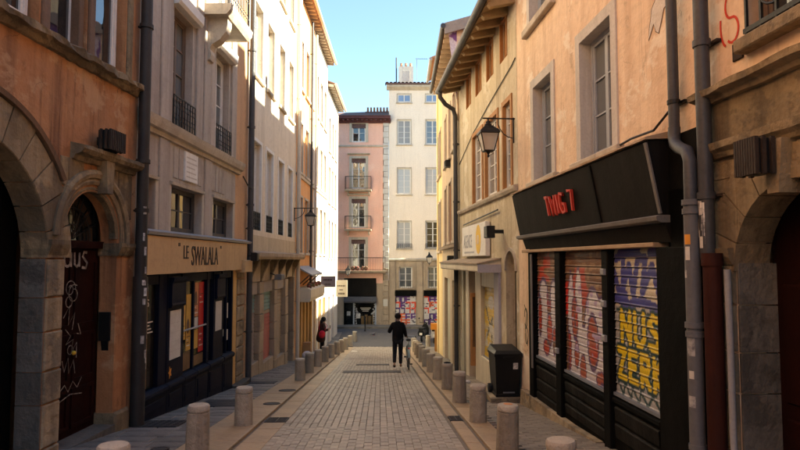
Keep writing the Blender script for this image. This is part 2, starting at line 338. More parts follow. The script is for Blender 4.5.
def single(name, label, cat, fr, s, t, z, mb, mat, group=None, sm=False, kind=None):   # a thing that is one mesh
    o = fr.o; me = bpy.data.meshes.new(name)
    me.from_pydata([(a - s, o * (b - t), c - z) for a, b, c in mb.v], [], mb.f if o > 0 else [f[::-1] for f in mb.f]); me.materials.append(MATS[mat]); me.update()
    ob = bpy.data.objects.new(name, me); col.objects.link(ob); ob.location = fr.world(s, t, z); ob.rotation_euler = (0, 0, fr.ang)
    if label: ob['label'] = label; ob['category'] = cat
    if group: ob['group'] = group
    if kind: ob['kind'] = kind
    if sm: smooth(ob)
    return ob

def wall(g, mat, s0, s1, z0, z1, opens=(), depth=.26, arches=(), t=0., name='wall', back=7., cellmax=1.5):
    """Stucco skin with real openings and reveals, and the closed body of the house behind it."""
    mb = MB(); rects = list(opens) + [(a, b, zz, zs + r) for a, b, zz, zs, r in arches]
    S = sorted({s0, s1, *[x for r in rects for x in r[:2] if s0 < x < s1]}); Z = sorted({z0, z1, *[x for r in rects for x in r[2:] if z0 < x < z1]})
    for i in range(len(S) - 1):
        for j in range(len(Z) - 1):
            cs, cz = (S[i] + S[i + 1]) / 2, (Z[j] + Z[j + 1]) / 2
            if any(r[0] < cs < r[1] and r[2] < cz < r[3] for r in rects): continue
            mb.add([(S[i], t, Z[j]), (S[i + 1], t, Z[j]), (S[i + 1], t, Z[j + 1]), (S[i], t, Z[j + 1])], [(3, 2, 1, 0)])
    def rev(p, q): mb.add([(p[0], t, p[1]), (q[0], t, q[1]), (q[0], t - depth, q[1]), (p[0], t - depth, p[1])], [(0, 1, 2, 3)])
    for a, b, c, d in opens:
        rev((a, c), (a, d)); rev((a, d), (b, d)); rev((b, d), (b, c)); rev((b, c), (a, c))
    for a, b, c, zs, r in arches:
        n = 20; m_, h = (a + b) / 2, (b - a) / 2; P = [(m_ - h * math.cos(math.pi * i / n), zs + r * math.sin(math.pi * i / n)) for i in range(n + 1)]
        for i in range(n):
            p, q = P[i], P[i + 1]; mb.add([(p[0], t, p[1]), (q[0], t, q[1]), (q[0], t, zs + r), (p[0], t, zs + r)], [(3, 2, 1, 0)]); rev(p, q)
        rev((a, c), (a, zs)); rev((b, zs), (b, c))
    bt = t - depth - .35
    mb.box(s0, s1, bt - back, bt, z0, z1)
    mb.add([(s0, t, z0), (s0, bt, z0), (s0, bt, z1), (s0, t, z1), (s1, t, z0), (s1, bt, z0), (s1, bt, z1), (s1, t, z1)], [(0, 1, 2, 3), (7, 6, 5, 4), (3, 2, 6, 7)])
    return g.part(name, mb, mat)

def window(g, a, b, c, d, t=-.2, fw=.055, leaves=2, rows=3, mf='white_frame', mp='pane', split=False, bar=.022, name='window'):
    mb = MB(); q = t + .06
    mb.box(a, b, t, q, c, c + fw); mb.box(a, b, t, q, d - fw, d); mb.box(a, a + fw, t, q, c + fw, d - fw); mb.box(b - fw, b, t, q, c + fw, d - fw)
    lw = (b - a - 2 * fw) / leaves; f2 = fw * .75; cells = []
    for i in range(leaves):
        x0 = a + fw + i * lw; x1 = x0 + lw; y0, y1 = c + fw, d - fw
        p0, p1 = t + .008, q - .012
        mb.box(x0 + .002, x0 + f2, p0, p1, y0, y1); mb.box(x1 - f2, x1 - .002, p0, p1, y0, y1); mb.box(x0 + f2, x1 - f2, p0, p1, y0 + .002, y0 + f2 * 1.3); mb.box(x0 + f2, x1 - f2, p0, p1, y1 - f2, y1 - .002)
        gx0, gx1, gy0, gy1 = x0 + f2, x1 - f2, y0 + f2 * 1.3, y1 - f2
        for r in range(1, rows):
            zz = gy0 + (gy1 - gy0) * r / rows; mb.box(gx0, gx1, p0 + .004, p1 - .004, zz - bar / 2, zz + bar / 2)
        if split:
            for r in range(rows): cells.append((gx0, gx1, gy0 + (gy1 - gy0) * r / rows + bar * .3, gy0 + (gy1 - gy0) * (r + 1) / rows - bar * .3))
        else: cells.append((gx0, gx1, gy0, gy1))
    wo = g.part(name, mb, mf)
    for (x0, x1, y0, y1) in cells:
        j = [RN.uniform(-.004, .004) for _ in range(3)]; e = .004; k = t + .024
        v = [(x0 - e, k + j[0], y0 - e), (x1 + e, k + j[1], y0 - e), (x1 + e, k + j[1] + j[2] - j[0], y1 + e), (x0 - e, k + j[2], y1 + e)]
        pm = MB(); pm.add(v + [(x, y - .006, z) for x, y, z in v], [(3, 2, 1, 0), (4, 5, 6, 7), (0, 1, 5, 4), (1, 2, 6, 5), (2, 3, 7, 6), (3, 0, 4, 7)])
        g.part('pane', pm, mp, wo)
    return wo

def surround(g, a, b, c, d, wd=.12, proj=.03, mat='stone_surround', sill=True, name='window_surround', back=-.05):
    mb = MB(); mb.box(a - wd, a + .006, back, proj, c, d + wd); mb.box(b - .006, b + wd, back, proj, c, d + wd); mb.box(a + .006, b - .006, back, proj - .002, d - .006, d + wd)
    o = g.part(name, mb, mat)
    if sill: g.part('sill', MB().cbox(a - wd - .05, b + wd + .05, back, proj + .07, c - .10, c, .012), mat, o)
    return o

def grille(g, a, b, c, d, t=.06, nb=9, mat='iron', scroll=True, name='balcony_grille', r=.008):
    mb = MB(); mb.box(a, b, t - .012, t + .012, d - .02, d); mb.box(a, b, t - .01, t + .01, c, c + .015)
    for i in range(nb):
        s = a + (b - a) * i / (nb - 1); mb.box(s - r, s + r, t - r, t + r, c + .015, d - .02)
    if scroll:
        h = (d - c)
        for i in range(nb - 1):
            s = a + (b - a) * (i + .5) / (nb - 1); R = min((b - a) / (nb - 1) * .45, h * .2)
            mb.ring((s, t, c + h * .3), R * .9, r * .8, (0, 1, 0), 10, 4); mb.ring((s, t, c + h * .7), R * .9, r * .8, (0, 1, 0), 10, 4)
    return g.part(name, mb, mat)

def text_mb(body, size, fr_dir, s0, t0, t1, z0, sx=1., shear=0.):
    cu = bpy.data.curves.new('lettering', 'FONT'); cu.body = body; cu.size = size; cu.extrude = .5; cu.resolution_u = 3
    ob = bpy.data.objects.new('lettering', cu); col.objects.link(ob); dg = bpy.context.evaluated_depsgraph_get(); me = bpy.data.meshes.new_from_object(ob.evaluated_get(dg))
    mb = MB(); mb.add([(s0 + fr_dir * v.co.x * sx, t0 + (t1 - t0) * (v.co.z + .5), z0 + v.co.y + shear * v.co.x) for v in me.vertices], [tuple(p.vertices) for p in me.polygons])
    bpy.data.objects.remove(ob); bpy.data.curves.remove(cu); bpy.data.meshes.remove(me); return mb

def ribbon(mb, pts, wd, t):        # flat painted stroke on a surface, (s,z) points
    n = len(pts); L = []; Rr = []
    for i in range(n):
        a = pts[max(i - 1, 0)]; b = pts[min(i + 1, n - 1)]; dx, dz = b[0] - a[0], b[1] - a[1]; l = math.hypot(dx, dz) or 1
        nx, nz = -dz / l * wd / 2, dx / l * wd / 2; L.append((pts[i][0] + nx, t, pts[i][1] + nz)); Rr.append((pts[i][0] - nx, t, pts[i][1] - nz))
    vs = L + Rr; vs += [(s, tt + .0025, z) for s, tt, z in vs]; f = []
    for i in range(n - 1): f += [(2 * n + i, 2 * n + i + 1, 3 * n + i + 1, 3 * n + i), (i, n + i, n + i + 1, i + 1), (i, i + 1, 2 * n + i + 1, 2 * n + i), (n + i, 3 * n + i, 3 * n + i + 1, n + i + 1)]
    mb.add(vs, f)
def stroke(g, pts, wd, t, mat, parent=None):
    if g is A: pts = [(x + GS * .9, z) for x, z in pts]
    q = MB(); ribbon(q, pts, wd, t); return g.part('graffiti_stroke', q, mat, parent)
def curl(cx, cz, r, a0, a1, n=10, k=1.0, rz=None):
    rz = rz or r; return [(cx + r * math.cos(a0 + (a1 - a0) * i / n) * (1 + (k - 1) * i / n), cz + rz * math.sin(a0 + (a1 - a0) * i / n) * (1 + (k - 1) * i / n)) for i in range(n + 1)]

def tag_struct(ob): ob['kind'] = 'structure'; return ob

# ================================================================== THE SETTING: ground, street, pavements
def sheet(name, xf0, xf1, y0, y1, dz, mat, step=1.0):
    n = max(1, int(round((y1 - y0) / step))); mb = MB(); vs = []
    for i in range(n + 1):
        y = y0 + (y1 - y0) * i / n; vs += [(xf0(y), y, gz(y) + dz), (xf1(y), y, gz(y) + dz)]
    mb.add(vs, [(2 * i, 2 * i + 1, 2 * i + 3, 2 * i + 2) for i in range(n)])
    return tag_struct(single(name, None, None, FW, 0, 0, 0, mb, mat))
K = lambda c: (lambda y: c)
ST = lambda c: (lambda y: c - .0333 * y)
sheet('ground', K(-160), K(160), -40, 260, -.16, 'soil', 3)
street = sheet('street', ST(-1.84), ST(1.345), -20, 33.2, -.035, 'mortar')
pav_l = sheet('pavement_left', K(-6.2), ST(-1.835), -20, 40, -.03, 'mortar')
pav_r = sheet('pavement_right', ST(1.34), K(4.6), -20, 33.2, -.03, 'mortar')
sheet('cross_street', K(-60), K(60), 33.2, 42.6, -.02, 'asphalt', .5)

SLA = -math.atan(SL)
def slope(y): return math.atan((gz(y + .2) - gz(y - .2)) / .4)
def piece_mesh(name, w, l, h, ch, mat, k=3):
    out = []
    for i in range(k):
        j = lambda: RN.uniform(-.004, .004)
        a, b = w / 2, l / 2; v = [(-a + j(), -b + j(), -h), (a + j(), -b + j(), -h), (a + j(), b + j(), -h), (-a + j(), b + j(), -h)]
        v += [(x, y, -ch) for x, y, z in v] + [(x * (1 - ch / a), y * (1 - ch / b), 0) for x, y, z in v]
        f = [(8, 9, 10, 11)]
        for q in range(4): r = (q + 1) % 4; f += [(q, r, 4 + r, 4 + q), (4 + q, 4 + r, 8 + r, 8 + q)]
        me = bpy.data.meshes.new(name); me.from_pydata(v, [], f); me.materials.append(MATS[mat]); out.append(me)
    return out
def lay(name, parent, cells, mat, dz, h=.05, ch=.006, limit=300, jz=.003, tilt=.006):
    """cells: (x, y, w, l). The nearest `limit` are single parts, the rest one joined part."""
    cells.sort(key=lambda c: (c[1] < 6.6, c[1])); cache = {}; rest = MB()
    for i, (x, y, wd, ln) in enumerate(cells):
        z = gz(y) + dz + RN.uniform(-jz, jz); rx = slope(y) + RN.uniform(-tilt, tilt); ry = RN.uniform(-tilt, tilt)
        if i < limit and y > 6.5:
            key = (round(wd, 2), round(ln, 2))
            if key not in cache: cache[key] = piece_mesh(name, wd, ln, h, ch, mat)
            ob = bpy.data.objects.new(name, RN.choice(cache[key])); col.objects.link(ob); ob.parent = parent
            ob.location = (x, y, z); ob.rotation_euler = (rx, ry, .033 + RN.uniform(-.006, .006))
        else:
            a, b = wd / 2 - .002, ln / 2 - .002; v = []
            for zz, k in ((-h, 0), (-ch, 0), (0, ch)):
                for sx, sy in ((-1, -1), (1, -1), (1, 1), (-1, 1)):
                    px, py = sx * (a - k), sy * (b - k); v.append((x + px - .033 * 0, y + py, z + zz + py * math.tan(rx) + px * ry))
            f = [(8, 9, 10, 11)]
            for q in range(4): r = (q + 1) % 4; f += [(4 + q, 4 + r, 8 + r, 8 + q), (q, r, 4 + r, 4 + q)]
            rest.add(v, f)
    if rest.v:
        ob = single(name + '_field', None, None, FW, 0, 0, 0, rest, mat, kind='stuff'); ob.parent = parent
cells = []; x = -1.41; r = 0
while x < 1.10:
    y = 2.5 + (.103 if r % 2 else 0) + RN.uniform(-.02, .02)
    while y < 33:
        cells.append((x - .0333 * y, y, .1015, .2025)); y += .206
    x += .105; r += 1
lay('paver', street, cells, 'paver', 0, ch=.003, jz=.0025)
cells = []; y = 2.5; r = 0
while y < 33:
    x = 1.80 + (.1 if r % 2 else 0); xe = (3.35 - .075 * y if y < 18.7 else 1.95) + .0333 * y
    while x < xe: cells.append((x - .0333 * y, y, .2, .1)); x += .206
    y += .106; r += 1
lay('paving_block', pav_r, cells, 'block', .012)
cells = []; y = 3.0
while y < 40:
    ln = RN.choice((.3, .36, .42)); x = -2.51
    xe = -4.45 + .0333 * y
    while x > xe:
        wd = RN.choice((.34, .42, .5, .6)); cells.append((x - wd / 2 - .0333 * y, y + ln / 2, wd - .012, ln - .012)); x -= wd
    y += ln
lay('flagstone', pav_l, cells, 'flag', .012, h=.06, ch=.008, jz=.004)
def strip(name, parent, xa, xb, mat, dz, ln, y0=3.0, y1=33.0, h=.1):
    me = piece_mesh(name, xb - xa - .006, ln - .008, h, .007, mat); y = y0
    while y < y1:
        ob = bpy.data.objects.new(name, RN.choice(me)); col.objects.link(ob); ob.parent = parent; ym = y + ln / 2
        ob.location = ((xa + xb) / 2 - .0333 * ym, ym, gz(ym) + dz + RN.uniform(-.002, .002)); ob.rotation_euler = (slope(ym), RN.uniform(-.004, .004), .033); y += ln
strip('kerb_stone', pav_l, -2.50, -1.85, 'kerb', .014, 1.0)
strip('gutter_slab', street, -1.815, -1.47, 'kerb', -.012, 1.0)
strip('gutter_slab', street, 1.125, 1.325, 'kerb', -.012, 1.0)
strip('kerb_stone', pav_r, 1.36, 1.69, 'kerb', .014, 1.0)
me = None

# ================================================================== HOUSES ON THE LEFT
# ---- A: rust stucco house with the carriage arch and the red door
A = T('stucco_house', 'rust orange stucco house with a big stone carriage arch and a dark red door', 'house', FA, 8.0, 0, gz(8))
aw = [(6.02, 6.78, 4.3, 6.3), (6.95, 7.72, 4.3, 6.3), (7.9, 8.72, 4.3, 6.3)] + [(x, x + .8, 4.3, 6.3) for x in (1.0, 2.6, 4.2)] + [(x, x + .9, 7.6, 9.6) for x in (1.0, 3.2, 5.4, 7.4)]
wall(A, 'stucco_rust', -9, 9.14, -1.3, 12.5, aw, .24, [(4.45, 7.05, -1.3, 1.62, 1.3), (7.38, 8.63, -1.3, 1.9, .62)])
for a, b, c, d in aw[:3]: window(A, a + .02, b - .02, c, d, -.19, .06, 2 if b - a > 1 else 1, 1, 'white_frame', 'pane', True)
for a, b, c, d in aw[3:]: window(A, a, b, c, d, -.19, .06, 2, 3, 'white_frame', 'pane')
for s in (6.80, 7.74, 8.75): A.part('window_post', MB().cbox(s, s + .14, -.2, .035, 4.26, 6.35, .015), 'wood_brown' if s < 8.7 else 'stone_tan')
A.part('window_post', MB().cbox(7.60, 7.70, -.2, -.02, 4.3, 6.3, .01), 'wood_brown')
A.part('string_course', MB().loft([(-.02, 4.08), (.05, 4.09), (.09, 4.15), (.15, 4.17), (.16, 4.24), (.03, 4.29), (-.02, 4.29)], -9, 9.12, 150, .02), 'stone_tan')
# carriage arch: voussoirs, pier stones, gate
C0, ZS = 5.75, 1.62
n = 13
for i in range(n):
    a0 = math.pi * i / n + .006; a1 = math.pi * (i + 1) / n - .006
    ro = 1.74 + RN.uniform(-.015, .015); pr = .035 + RN.uniform(-.006, .006)
    A.part('voussoir', MB().arch(C0, ZS, [(1.285, -.3), (1.285, pr - .01), (1.295, pr), (ro - .01, pr), (ro, pr - .01), (ro, -.02)], 3, a0, a1), 'stone_tan')
A.part('hood_mould', MB().arch(C0, ZS, [(1.745, -.02), (1.745, .075), (1.80, .085), (1.83, .03), (1.83, -.02)], 26, .56, math.pi), 'wood_brown')
z = -1.2
for i, h in enumerate((.62, .5, .38, .46, .40, .46)):
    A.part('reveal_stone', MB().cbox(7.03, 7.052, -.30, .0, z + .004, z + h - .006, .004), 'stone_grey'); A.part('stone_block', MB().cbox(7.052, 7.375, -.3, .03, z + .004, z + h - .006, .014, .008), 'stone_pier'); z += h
for (a, b, c, d) in ((7.10, 7.36, 1.63, 2.1), (7.2, 7.40, 2.11, 2.5), (7.42, 7.75, 2.56, 2.88), (8.28, 8.60, 2.58, 2.88), (8.62, 9.0, 2.2, 2.88), (7.25, 7.41, 2.52, 2.88)):
    A.part('stone_block', MB().cbox(a, b, -.02, .018, c, d, .01, .004), 'stone_tan')
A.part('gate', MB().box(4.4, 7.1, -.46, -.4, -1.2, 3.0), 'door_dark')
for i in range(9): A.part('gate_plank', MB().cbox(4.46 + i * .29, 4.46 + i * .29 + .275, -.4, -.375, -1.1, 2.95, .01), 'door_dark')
# doorway mouldings
for k, (r0, r1, pr) in enumerate(((.605, .70, .01), (.705, .79, .045), (.795, .90, .08))):
    rm = (r0 + r1) / 2
    A.part('archivolt', MB().arch(8.0, 1.9, [(r0, -.1), (r0, pr - .02), (rm, pr), (r1, pr - .02), (r1, -.1)], 22, -.18 if k else 0, math.pi + (.0)), 'stone_tan', sm=False)
A.part('keystone', MB().poly([(8.06, 2.94), (8.27, 2.94), (8.235, 2.5), (8.095, 2.5)], -.05, .14), 'stone_tan')
A.part('cornice', MB().loft([(-.02, 2.86), (.05, 2.87), (.07, 2.93), (.15, 2.95), (.19, 3.0), (.19, 3.05), (-.02, 3.09)], 7.45, 9.03, 16, .008), 'stone_tan')
A.part('capital', MB().loft([(-.26, 1.66), (.03, 1.66), (.06, 1.72), (.09, 1.79), (.09, 1.84), (-.26, 1.84)], 8.61, 9.02), 'stone_tan')
A.part('capital', MB().loft([(-.26, 1.66), (.04, 1.66), (.06, 1.72), (.08, 1.79), (.08, 1.84), (-.26, 1.84)], 7.03, 7.40), 'stone_tan')
A.part('plinth', MB().cbox(8.62, 9.02, -.26, .06, -1.2, -.56, .03), 'stone_tan')
A.part('threshold', MB().box(7.38, 8.63, -.3, .05, -1.2, gz(8.0) + .06), 'stone_grey')
D = A.part('door', MB().box(7.38, 8.63, -.32, -.26, -1.2, 1.76), 'door_red')
for (a, b) in ((7.46, 7.97), (8.04, 8.56)):
    for (c, d) in ((-.62, -.1), (-.02, .62), (.70, 1.62)):
        f = MB(); k = .05
        f.box(a, b, -.26, -.235, c, c + k); f.box(a, b, -.26, -.235, d - k, d); f.box(a, a + k, -.26, -.235, c + k, d - k); f.box(b - k, b, -.26, -.235, c + k, d - k)
        A.part('door_panel', f, 'door_red', D)
A.part('transom', MB().box(7.38, 8.63, -.30, -.19, 1.76, 1.86), 'door_red')
f = MB()
for i in range(1, 8):
    a = math.pi * i / 8; f.tube([(8.0, -.27, 1.88), (8.0 + .6 * math.cos(a), -.27, 1.88 + .6 * math.sin(a))], .009, 5)
f.ring((8.0, -.27, 1.88), .2, .009, (0, 1, 0), 20, 4); f.ring((8.0, -.27, 1.88), .42, .009, (0, 1, 0), 26, 4)
A.part('fanlight', f, 'iron'); A.part('fanlight_pane', MB().box(7.36, 8.65, -.33, -.30, 1.86, 2.55), 'pane')
A.part('door_knob', MB().ball((7.98, -.19, .38), .028, .028, .028), 'yellow_paint', D, True)
t_ = -.232; GS = .27
for pts in (curl(7.60, 1.60, .07, 0, 6.2, 12, 1, .085), [(7.68, 1.70), (7.68, 1.51)], [(7.75, 1.70), (7.76, 1.54), (7.81, 1.51), (7.86, 1.56), (7.86, 1.70), (7.87, 1.51)], [(8.04, 1.70), (7.97, 1.71), (7.94, 1.65), (8.0, 1.60), (8.05, 1.56), (8.02, 1.49), (7.93, 1.50)]): stroke(A, pts, .036, t_, 'chalk', D)
for pts in (curl(7.68, 1.22, .12, 0, 9, 22, .3), curl(7.76, 1.15, .13, 1, 8, 18, .5), curl(7.66, 1.05, .07, 0, 7, 14), [(7.55, .85), (7.68, 1.0), (7.66, .75), (7.8, .9), (7.75, .68)], [(7.6, .7), (7.72, .6), (7.62, .5), (7.78, .55), (7.74, .38), (7.86, .5), (7.86, .3)], curl(7.72, .42, .06, 0, 7), [(7.55, .3), (7.6, .15), (7.68, .32), (7.7, .12), (7.8, .28), (7.84, .1)], [(7.88, .75), (7.95, .6), (7.86, .62)], [(7.5, -.1), (7.62, -.02), (7.7, -.12), (7.8, .0), (7.9, -.1), (8.0, .02)], [(7.5, -.22), (7.75, -.16), (8.02, -.2)]): stroke(A, pts, .013, t_, 'chalk', D)
T_ = T('intercom_box', 'dark metal box fixed in the reveal of the red door', 'box', FA, 8.6, -.14, .55)
T_.part('housing', MB().cbox(8.60, 8.633, -.22, -.05, .45, .86, .01), 'iron'); T_.part('bracket', MB().poly([(8.60, .45), (8.633, .45), (8.633, .30)], -.18, -.08), 'iron')

# slatted wall lamps, one on each side of the street
def slat_lamp(fr, s, t, z, wd, h, label):
    g = T('wall_lamp', label, 'lamp', fr, s, t, z)
    g.part('mount', MB().box(s - .04, s + .04, 0.0, t + .02, z + h * .3, z + h * .7), 'iron_rust')
    g.part('housing', MB().box(s - wd / 2 + .02, s + wd / 2 - .02, t, t + .16, z + .01, z + h - .01), 'iron')
    for i in range(9):
        a = s - wd / 2 + (wd - .03) * i / 8; g.part('slat', MB().box(a, a + .022, t + .155, t + .185, z, z + h), 'iron_rust')
    for a in (.03, .10): g.part('slat', MB().box(s + wd / 2 - .022, s + wd / 2 + .006, t + a, t + a + .03, z, z + h), 'iron_rust'); g.part('slat', MB().box(s - wd / 2 - .006, s - wd / 2 + .022, t + a, t + a + .03, z, z + h), 'iron_rust')
slat_lamp(FA, 8.08, .1, 3.07, .40, .27, 'dark slatted box lamp on the rust stucco above the red door cornice')
slat_lamp(FR, 4.56, .1, 2.24, .26, .28, 'dark slatted box lamp on the pale stone arch beside the keystone')

# ---- B: cream stone house with the navy shop
B = T('stone_house', 'cream stone house with iron balconies above a navy blue shop', 'house', FB, 12, 0, gz(12))
bw1 = [(9.40, 9.82, 2.1, 2.92), (10.46, 11.98, 2.1, 2.92), (12.62, 14.02, 2.1, 2.92)]
bw2 = [(8.95 + .3, 9.40, 4.0, 6.1), (10.46, 11.36, 4.0, 6.1), (12.72, 13.62, 4.0, 6.1)]
bw3 = [(10.46, 11.36, 7.6, 9.8), (12.72, 13.62, 7.2, 9.8)]
wall(B, 'stone_cream', 9.16, 14.22, -1.8, 12.5, bw1 + bw2 + bw3 + [(9.36, 14.0, -1.8, 1.36)], .22)
wall(B, 'stucco_strip', 14.222, 15.32, -1.9, 12.5, [], .1, t=-.02, name='side_strip')
for i, (a, b, c, d) in enumerate(bw1):
    window(B, a, b, c, d, -.2, .05, 2 if i else 1, 2, 'dark_frame', 'pane', True)
    B.part('lintel', MB().loft([(-.01, d), (.05, d + .0), (.06, d + .05), (-.01, d + .07)], a - .05, b + .06), 'stone_trim')
    B.part('jamb_stone', MB().cbox(a - .11, a - .002, -.05, .02, c - .1, d, .008), 'stone_trim'); B.part('jamb_stone', MB().cbox(b + .002, b + .11, -.05, .02, c - .1, d, .008), 'stone_trim')
for i, (a, b, c, d) in enumerate(bw2):
    if i: window(B, a, b, c, d, -.2, .055, 2, 4, 'brown_frame' if i == 1 else 'white_frame', 'pane_blue', True)
    else: window(B, a, b, c, d, -.2, .05, 1, 4, 'white_frame', 'pane_blue', True)
    B.part('hood', MB().loft([(-.01, d + .02), (.12, d + .03), (.16, d + .08), (.17, d + .24), (.10, d + .28), (-.01, d + .3)], a - .12, b + .14), 'white_frame')
    if i: grille(B, a - .06, b + .06, 3.98, 4.52, .05, 9)
    else: grille(B, a, b + .05, 3.98, 4.52, .05, 3)
for a, b, c, d in bw3: window(B, a, b, c, d, -.2, .055, 2, 4, 'white_frame', 'pane_blue')
for (a, b) in ((9.47, 9.80), (9.88, 10.32), (11.50, 11.84), (11.92, 12.28), (12.30, 12.58), (13.74, 14.1)):
    B.part('pilaster', MB().cbox(a, b, -.02, .05, 3.98, 7.0, .012), 'stone_cream')
for (a, b) in ((9.93, 10.33), (12.10, 12.5)): B.part('pilaster', MB().cbox(a, b, -.02, .035, 2.08, 3.66, .012), 'stone_cream')
for s in [10.55 + .24 * i for i in range(2)] + [11.75, 12.55, 12.78, 13.0, 13.22]: B.part('flute', MB().cbox(s, s + .17, -.02, .018, 3.06, 3.62, .006), 'stone_cream')
B.part('string_course', MB().loft([(-.02, 3.66), (.05, 3.67), (.06, 3.74), (.12, 3.76), (.15, 3.84), (.17, 3.92), (.10, 3.96), (-.02, 3.98)], 9.16, 14.5, 24, .003), 'stone_trim')
pl = B.part('plaque', MB().cbox(11.02, 11.66, -.01, .04, 3.07, 3.62, .008), 'white_board')
for i in range(5): B.part('inscription', MB().box(11.08, 11.60 - .05 * (i % 3), .04, .0425, 3.14 + i * .09, 3.165 + i * .09), 'stone_surround', pl)
for s in (12.02,):
    P = [(0, 5.66), (.10, 5.69), (.13, 5.80), (.10, 5.90), (.14, 6.0), (.30, 6.1), (.42, 6.26), (.46, 6.42), (.46, 6.54), (0, 6.54)]
    B.part('console', MB().loft([(t, z) for t, z in P], s, s + .26), 'stone_trim')
B.part('balcony_slab', MB().loft([(-.02, 6.54), (.5, 6.54), (.55, 6.60), (.58, 6.64), (.6, 6.76), (-.02, 6.76)], 11.8, 13.38), 'stone_trim')
grille(B, 11.84, 13.34, 6.76, 7.7, .52, 14)
B.part('shop_ledge', MB().loft([(-.02, 2.0), (.19, 2.0), (.21, 2.05), (.04, 2.1), (-.02, 2.1)], 9.2, 15.0), 'zinc')
z = gz(15) - .1
i = 0
while z < 1.3:
    h = RN.uniform(.26, .4); B.part('stone_block', MB().cbox(14.40, 14.98, -.1, .05, z + .008, min(z + h, 1.34) - .008, .02, .012), 'stone_pier'); z += h
B.part('ochre_post', MB().cbox(14.12, 14.36, -.1, .03, gz(14.2) - .1, 1.36, .01), 'ochre_paint')
B.part('door_step', MB().cbox(14.0, 15.0, -.1, .22, gz(15) - .1, gz(14.2) + .08, .02), 'stone_grey')

S = T('shop', 'navy blue timber shop front under the ochre fascia of the cream stone house', 'shop', FB, 11.6, 0, gz(11.6))
base = MB()
def riser(a, b, top, t0=-.02, t1=.08):
    return S.part('stall_riser', MB().add([(a, t0, gz(a) - .06), (b, t0, gz(b) - .06), (b, t1, gz(b) - .06), (a, t1, gz(a) - .06), (a, t0, top), (b, t0, top), (b, t1, top), (a, t1, top)], [(0, 3, 2, 1), (4, 5, 6, 7), (0, 1, 5, 4), (1, 2, 6, 5), (2, 3, 7, 6), (3, 0, 4, 7)]), 'navy')
for a, b in ((9.37, 10.28), (10.30, 10.99), (11.01, 11.62), (11.64, 12.30), (12.34, 13.22), (13.26, 13.98)):
    r_ = riser(a, b, -.56)
    S.part('riser_moulding', MB().loft([(.08, -.62), (.11, -.61), (.13, -.56), (.12, -.52), (.03, -.48), (-.02, -.48), (-.02, -.62)], a, b), 'navy', r_)
    if b - a > .6: S.part('riser_panel', MB().cbox(a + .08, b - .08, .08, .095, max(gz(a), gz(b)) + .1, -.68, .008), 'navy', r_)
for (a, b, t1) in ((9.37, 9.43, .03), (9.98, 10.30, .05), (10.30, 10.36, .06), (10.93, 11.04, .06), (11.60, 11.68, .02), (12.28, 12.42, .05), (12.66, 12.74, .06), (13.20, 13.30, .06), (13.60, 13.66, .03), (13.90, 13.98, .06)):
    S.part('post', MB().cbox(a, b, -.06, t1, -.48, 1.36, .008), 'navy')
S.part('transom', MB().cbox(9.37, 13.98, -.05, .04, 1.2, 1.355, .008), 'navy')
for a, b in ((10.34, 10.96), (12.70, 13.24)):
    S.part('capital', MB().loft([(-.02, .78), (.11, .78), (.13, .82), (.12, .86), (.12, 1.2), (.15, 1.24), (.16, 1.3), (-.02, 1.3)], a, b), 'navy')
    bb = S.part('board', MB().box(a + .02, b - .02, -.02, .06, -.48, .78), 'navy')
    S.part('notice_sheet', MB().box(a + .07, b - .07, .062, .066, -.12 if a < 11 else .1, .72), 'paper', bb)
    for i in range(4): S.part('notice_line', MB().box(a + .1, b - .1 - .05 * (i % 2), .066, .068, .02 + i * .16 + (0 if a < 11 else .12), .026 + i * .16 + (0 if a < 11 else .12)), 'stone_surround', bb)
S.part('orange_star', MB().poly([(10.42 + .07 * (1 if k % 2 else .45) * math.cos(k * math.pi / 5) + .03, -.33 + .11 * (1 if k % 2 else .45) * math.sin(k * math.pi / 5)) for k in range(10)], .062, .068), 'orange_card')
S.part('handrail', MB().tube([(11.08, .03, .30), (12.28, .03, .30)], .018, 8), 'zinc')
for a, b in ((9.43, 9.98), (11.04, 11.60), (11.68, 12.28), (12.42, 12.66), (13.30, 13.60), (13.66, 13.90)):
    S.part('pane', MB().box(a, b, -.022, -.018, -.48, 1.2), 'shop_glass')
for (a, b, c, d, m_) in ((9.46, 9.70, -.45, 1.1, 'disp_tan'), (11.07, 11.30, .12, 1.16, 'reflect_yellow'), (11.34, 11.57, -.1, .95, 'reflect_yellow'), (11.08, 11.56, -.45, -.12, 'disp_tan'), (11.71, 11.96, .50, 1.16, 'disp_salmon'), (11.99, 12.26, -.22, 1.16, 'disp_red'), (11.71, 11.96, -.12, .24, 'reflect_yellow'), (11.72, 11.95, .26, .48, 'paper'), (11.71, 12.26, -.45, -.25, 'disp_tan')):  # yellow panels paint the ochre wall's reflection; the rest are posters and displays
    S.part('pane_panel', MB().box(a, b, -.018, -.013, c, d), m_)
for (a, b, c, n_) in ((11.10, 11.27, .2, 5), (11.37, 11.54, -.02, 4), (11.74, 11.93, .56, 4), (12.03, 12.22, -.1, 6), (12.03, 12.22, .75, 4)):
    for k in range(n_): S.part('panel_print', MB().box(a, b - .05 * (k % 3), -.013, -.011, c + .055 * k, c + .055 * k + .018), 'wood_brown' if k % 2 else 'paper')
for (a, c) in ((11.16, .62), (11.43, .35), (11.82, .85)): S.part('panel_motif', MB().poly([(a + .07 * math.cos(k * math.pi / 6), c + .14 * math.sin(k * math.pi / 6)) for k in range(12)], -.013, -.010), 'wood_brown')
S.part('back_wall', MB().box(9.3, 14.0, -.20, -.19, -1.8, 1.36), 'disp_tan')
